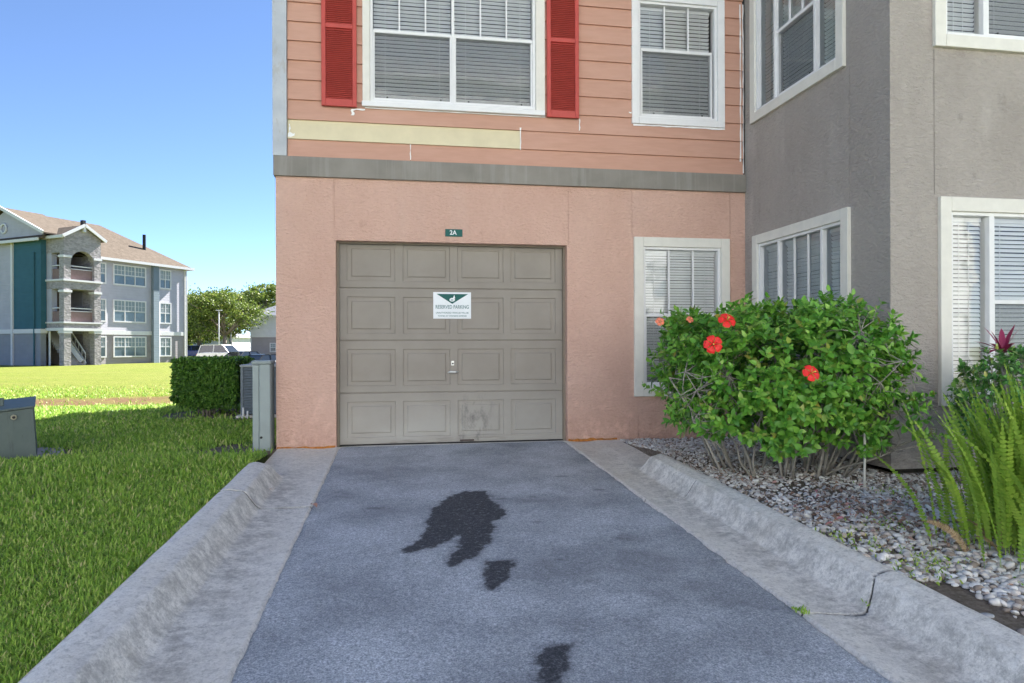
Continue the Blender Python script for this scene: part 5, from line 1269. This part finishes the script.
# ------------------------------------------------------------------ trees
def tree(loc, trunk_h, blobs, nleaf, ls, label, seed, cat='tree'):
    r = np.random.default_rng(seed); e = empty('oak_tree', loc); tag(e, label, 'tree', 'trees beyond the car park')
    mb = MB(); tp = (r.normal(0, .2), r.normal(0, .2), trunk_h); mb.tube([(0, 0, -.2), (tp[0]*.5, tp[1]*.5, trunk_h*.5), tp], [.32, .25, .2], 9)
    LV = []; 
    for (bx, by, bz, rx, ry, rz_) in blobs:
        m_ = np.array([bx*.5+r.normal(0, .2), by*.5, (trunk_h+bz)/2]); mb.tube([tp, m_, (bx, by, bz)], [.15, .09, .03], 6)
        for k in range(3): q = np.array([bx, by, bz])+r.normal(0, .5, 3)*np.array([rx, ry, rz_]); mb.tube([m_, (m_+q)/2+r.normal(0, .15, 3), q], [.06, .04, .012], 5)
        nc = max(6, int(nleaf*rx*rz_/22))
        for k in range(nc):
            v = r.normal(0, 1, 3); v /= np.linalg.norm(v); q = r.uniform(.45, 1.05); c = np.array([bx, by, bz])+v*np.array([rx, ry, rz_])*q
            if v[2] < -.5 and r.random() < .6: continue
            n = int(r.integers(18, 42)); s_ = r.uniform(.25, .55)
            LV.append(c+r.normal(0, 1, (n, 3))*np.array([s_, s_, s_*.55]))
    P = np.concatenate(LV); n = len(P); D = r.normal(0, 1, (n, 3)); Nr = r.normal(0, 1, (n, 3))
    V, Q, T = leaf_batch(P, D, Nr, ls*r.uniform(.7, 1.3, n), ls*.6*r.uniform(.7, 1.3, n))
    mb.build('trunk', BARK, e, smooth=True, local=False); npmesh('crown', V, [Q, T], TREEL, e)
    return e
def tb(seed, n, R, zc, hz):
    r = np.random.default_rng(seed); return [(r.uniform(-R, R), r.uniform(-R, R), zc+r.uniform(-hz, hz), r.uniform(1.3, 2.2), r.uniform(1.3, 2.2), r.uniform(.9, 1.5)) for _ in range(n)]
tree(lotp(224, 76), 2.9, tb(1, 13, 2.9, 5.3, 1.9)+tb(11, 2, 2.6, 3.8, .3)+[(0, 0, 7.0, 1.6, 1.6, 1.1), (-1.5, 0, 6.6, 1.5, 1.5, 1)], 300, .26, 'broad live oak with visible trunk behind the white suv', 1)
tree(lotp(199, 84), 2.8, tb(2, 12, 3.2, 5.2, 2.0)+tb(12, 6, 3.0, 2.8, .6), 260, .28, 'oak tree beside the end of the lilac building', 2)
tree(lotp(258, 98), 3.5, tb(3, 14, 4.6, 7.2, 2.4), 300, .32, 'taller oak rising behind the grey low building', 3)
tree(lotp(190, 100), 3.0, tb(4, 10, 3.4, 6.0, 2.0)+tb(14, 6, 3.4, 3.0, .8), 220, .32, 'dark oak just right of the lilac building, farthest left', 4)
tree(lotp(232, 108), 3.5, tb(5, 14, 5.0, 7.9, 2.6), 320, .34, 'tall oak crown in the middle of the tree line', 5)
tree(lotp(282, 92), 3.5, tb(6, 12, 4.2, 7.2, 2.2), 260, .32, 'oak at the right end of the tree line', 6)
tree(lotp(165, 120), 3.5, tb(7, 10, 4.2, 5.6, 1.6), 240, .36, 'oak hidden behind the right end of the lilac building', 7)

# ------------------------------------------------------------------ every board, pipe and panel an object of its own
def islands(me):
    n = len(me.vertices); par = list(range(n))
    def f(a):
        while par[a] != a: par[a] = par[par[a]]; a = par[a]
        return a
    for p in me.polygons:
        v = p.vertices; r0 = f(v[0])
        for q in v[1:]: par[f(q)] = r0
    g = {}
    for p in me.polygons: g.setdefault(f(p.vertices[0]), []).append(p.index)
    return list(g.values())
def split(o):
    me = o.data; gs = islands(me)
    if len(gs) < 2: return
    for g in gs:
        used = sorted({v for i in g for v in me.polygons[i].vertices}); ix = {v: k for k, v in enumerate(used)}
        m2 = bpy.data.meshes.new(o.name.split('.')[0]); m2.from_pydata([me.vertices[v].co[:] for v in used], [], [[ix[v] for v in me.polygons[i].vertices] for i in g])
        for mt in me.materials: m2.materials.append(mt)
        for k, i in enumerate(g): m2.polygons[k].use_smooth = me.polygons[i].use_smooth
        c = bpy.data.objects.new(o.name.split('.')[0], m2); COL.objects.link(c); c.parent = o.parent; c.location = o.location; c.rotation_euler = o.rotation_euler
        for k_ in o.keys(): c[k_] = o[k_]
        for ch in list(o.children): ch.parent = c
    bpy.data.objects.remove(o)
SPLIT = {'corner_board', 'balcony_panel', 'tower_ledge', 'downspout', 'white_band', 'tower_fascia', 'railing', 'door', 'corner_post', 'floor_slab', 'screen_clip', 'foundation', 'belt_trim', 'stair_rail', 'entry_slab', 'garage_interior', 'trim', 'door_jamb'}
for o in list(COL.objects):
    if o.type == 'MESH' and o.name.split('.')[0] in SPLIT and not o.children: split(o)
# caulk beads: weld each run, then one object per run
for o in list(COL.objects):
    if o.type == 'MESH' and o.name.split('.')[0] in ('caulk_line', 'stain_edge'): weld(o); split(o)
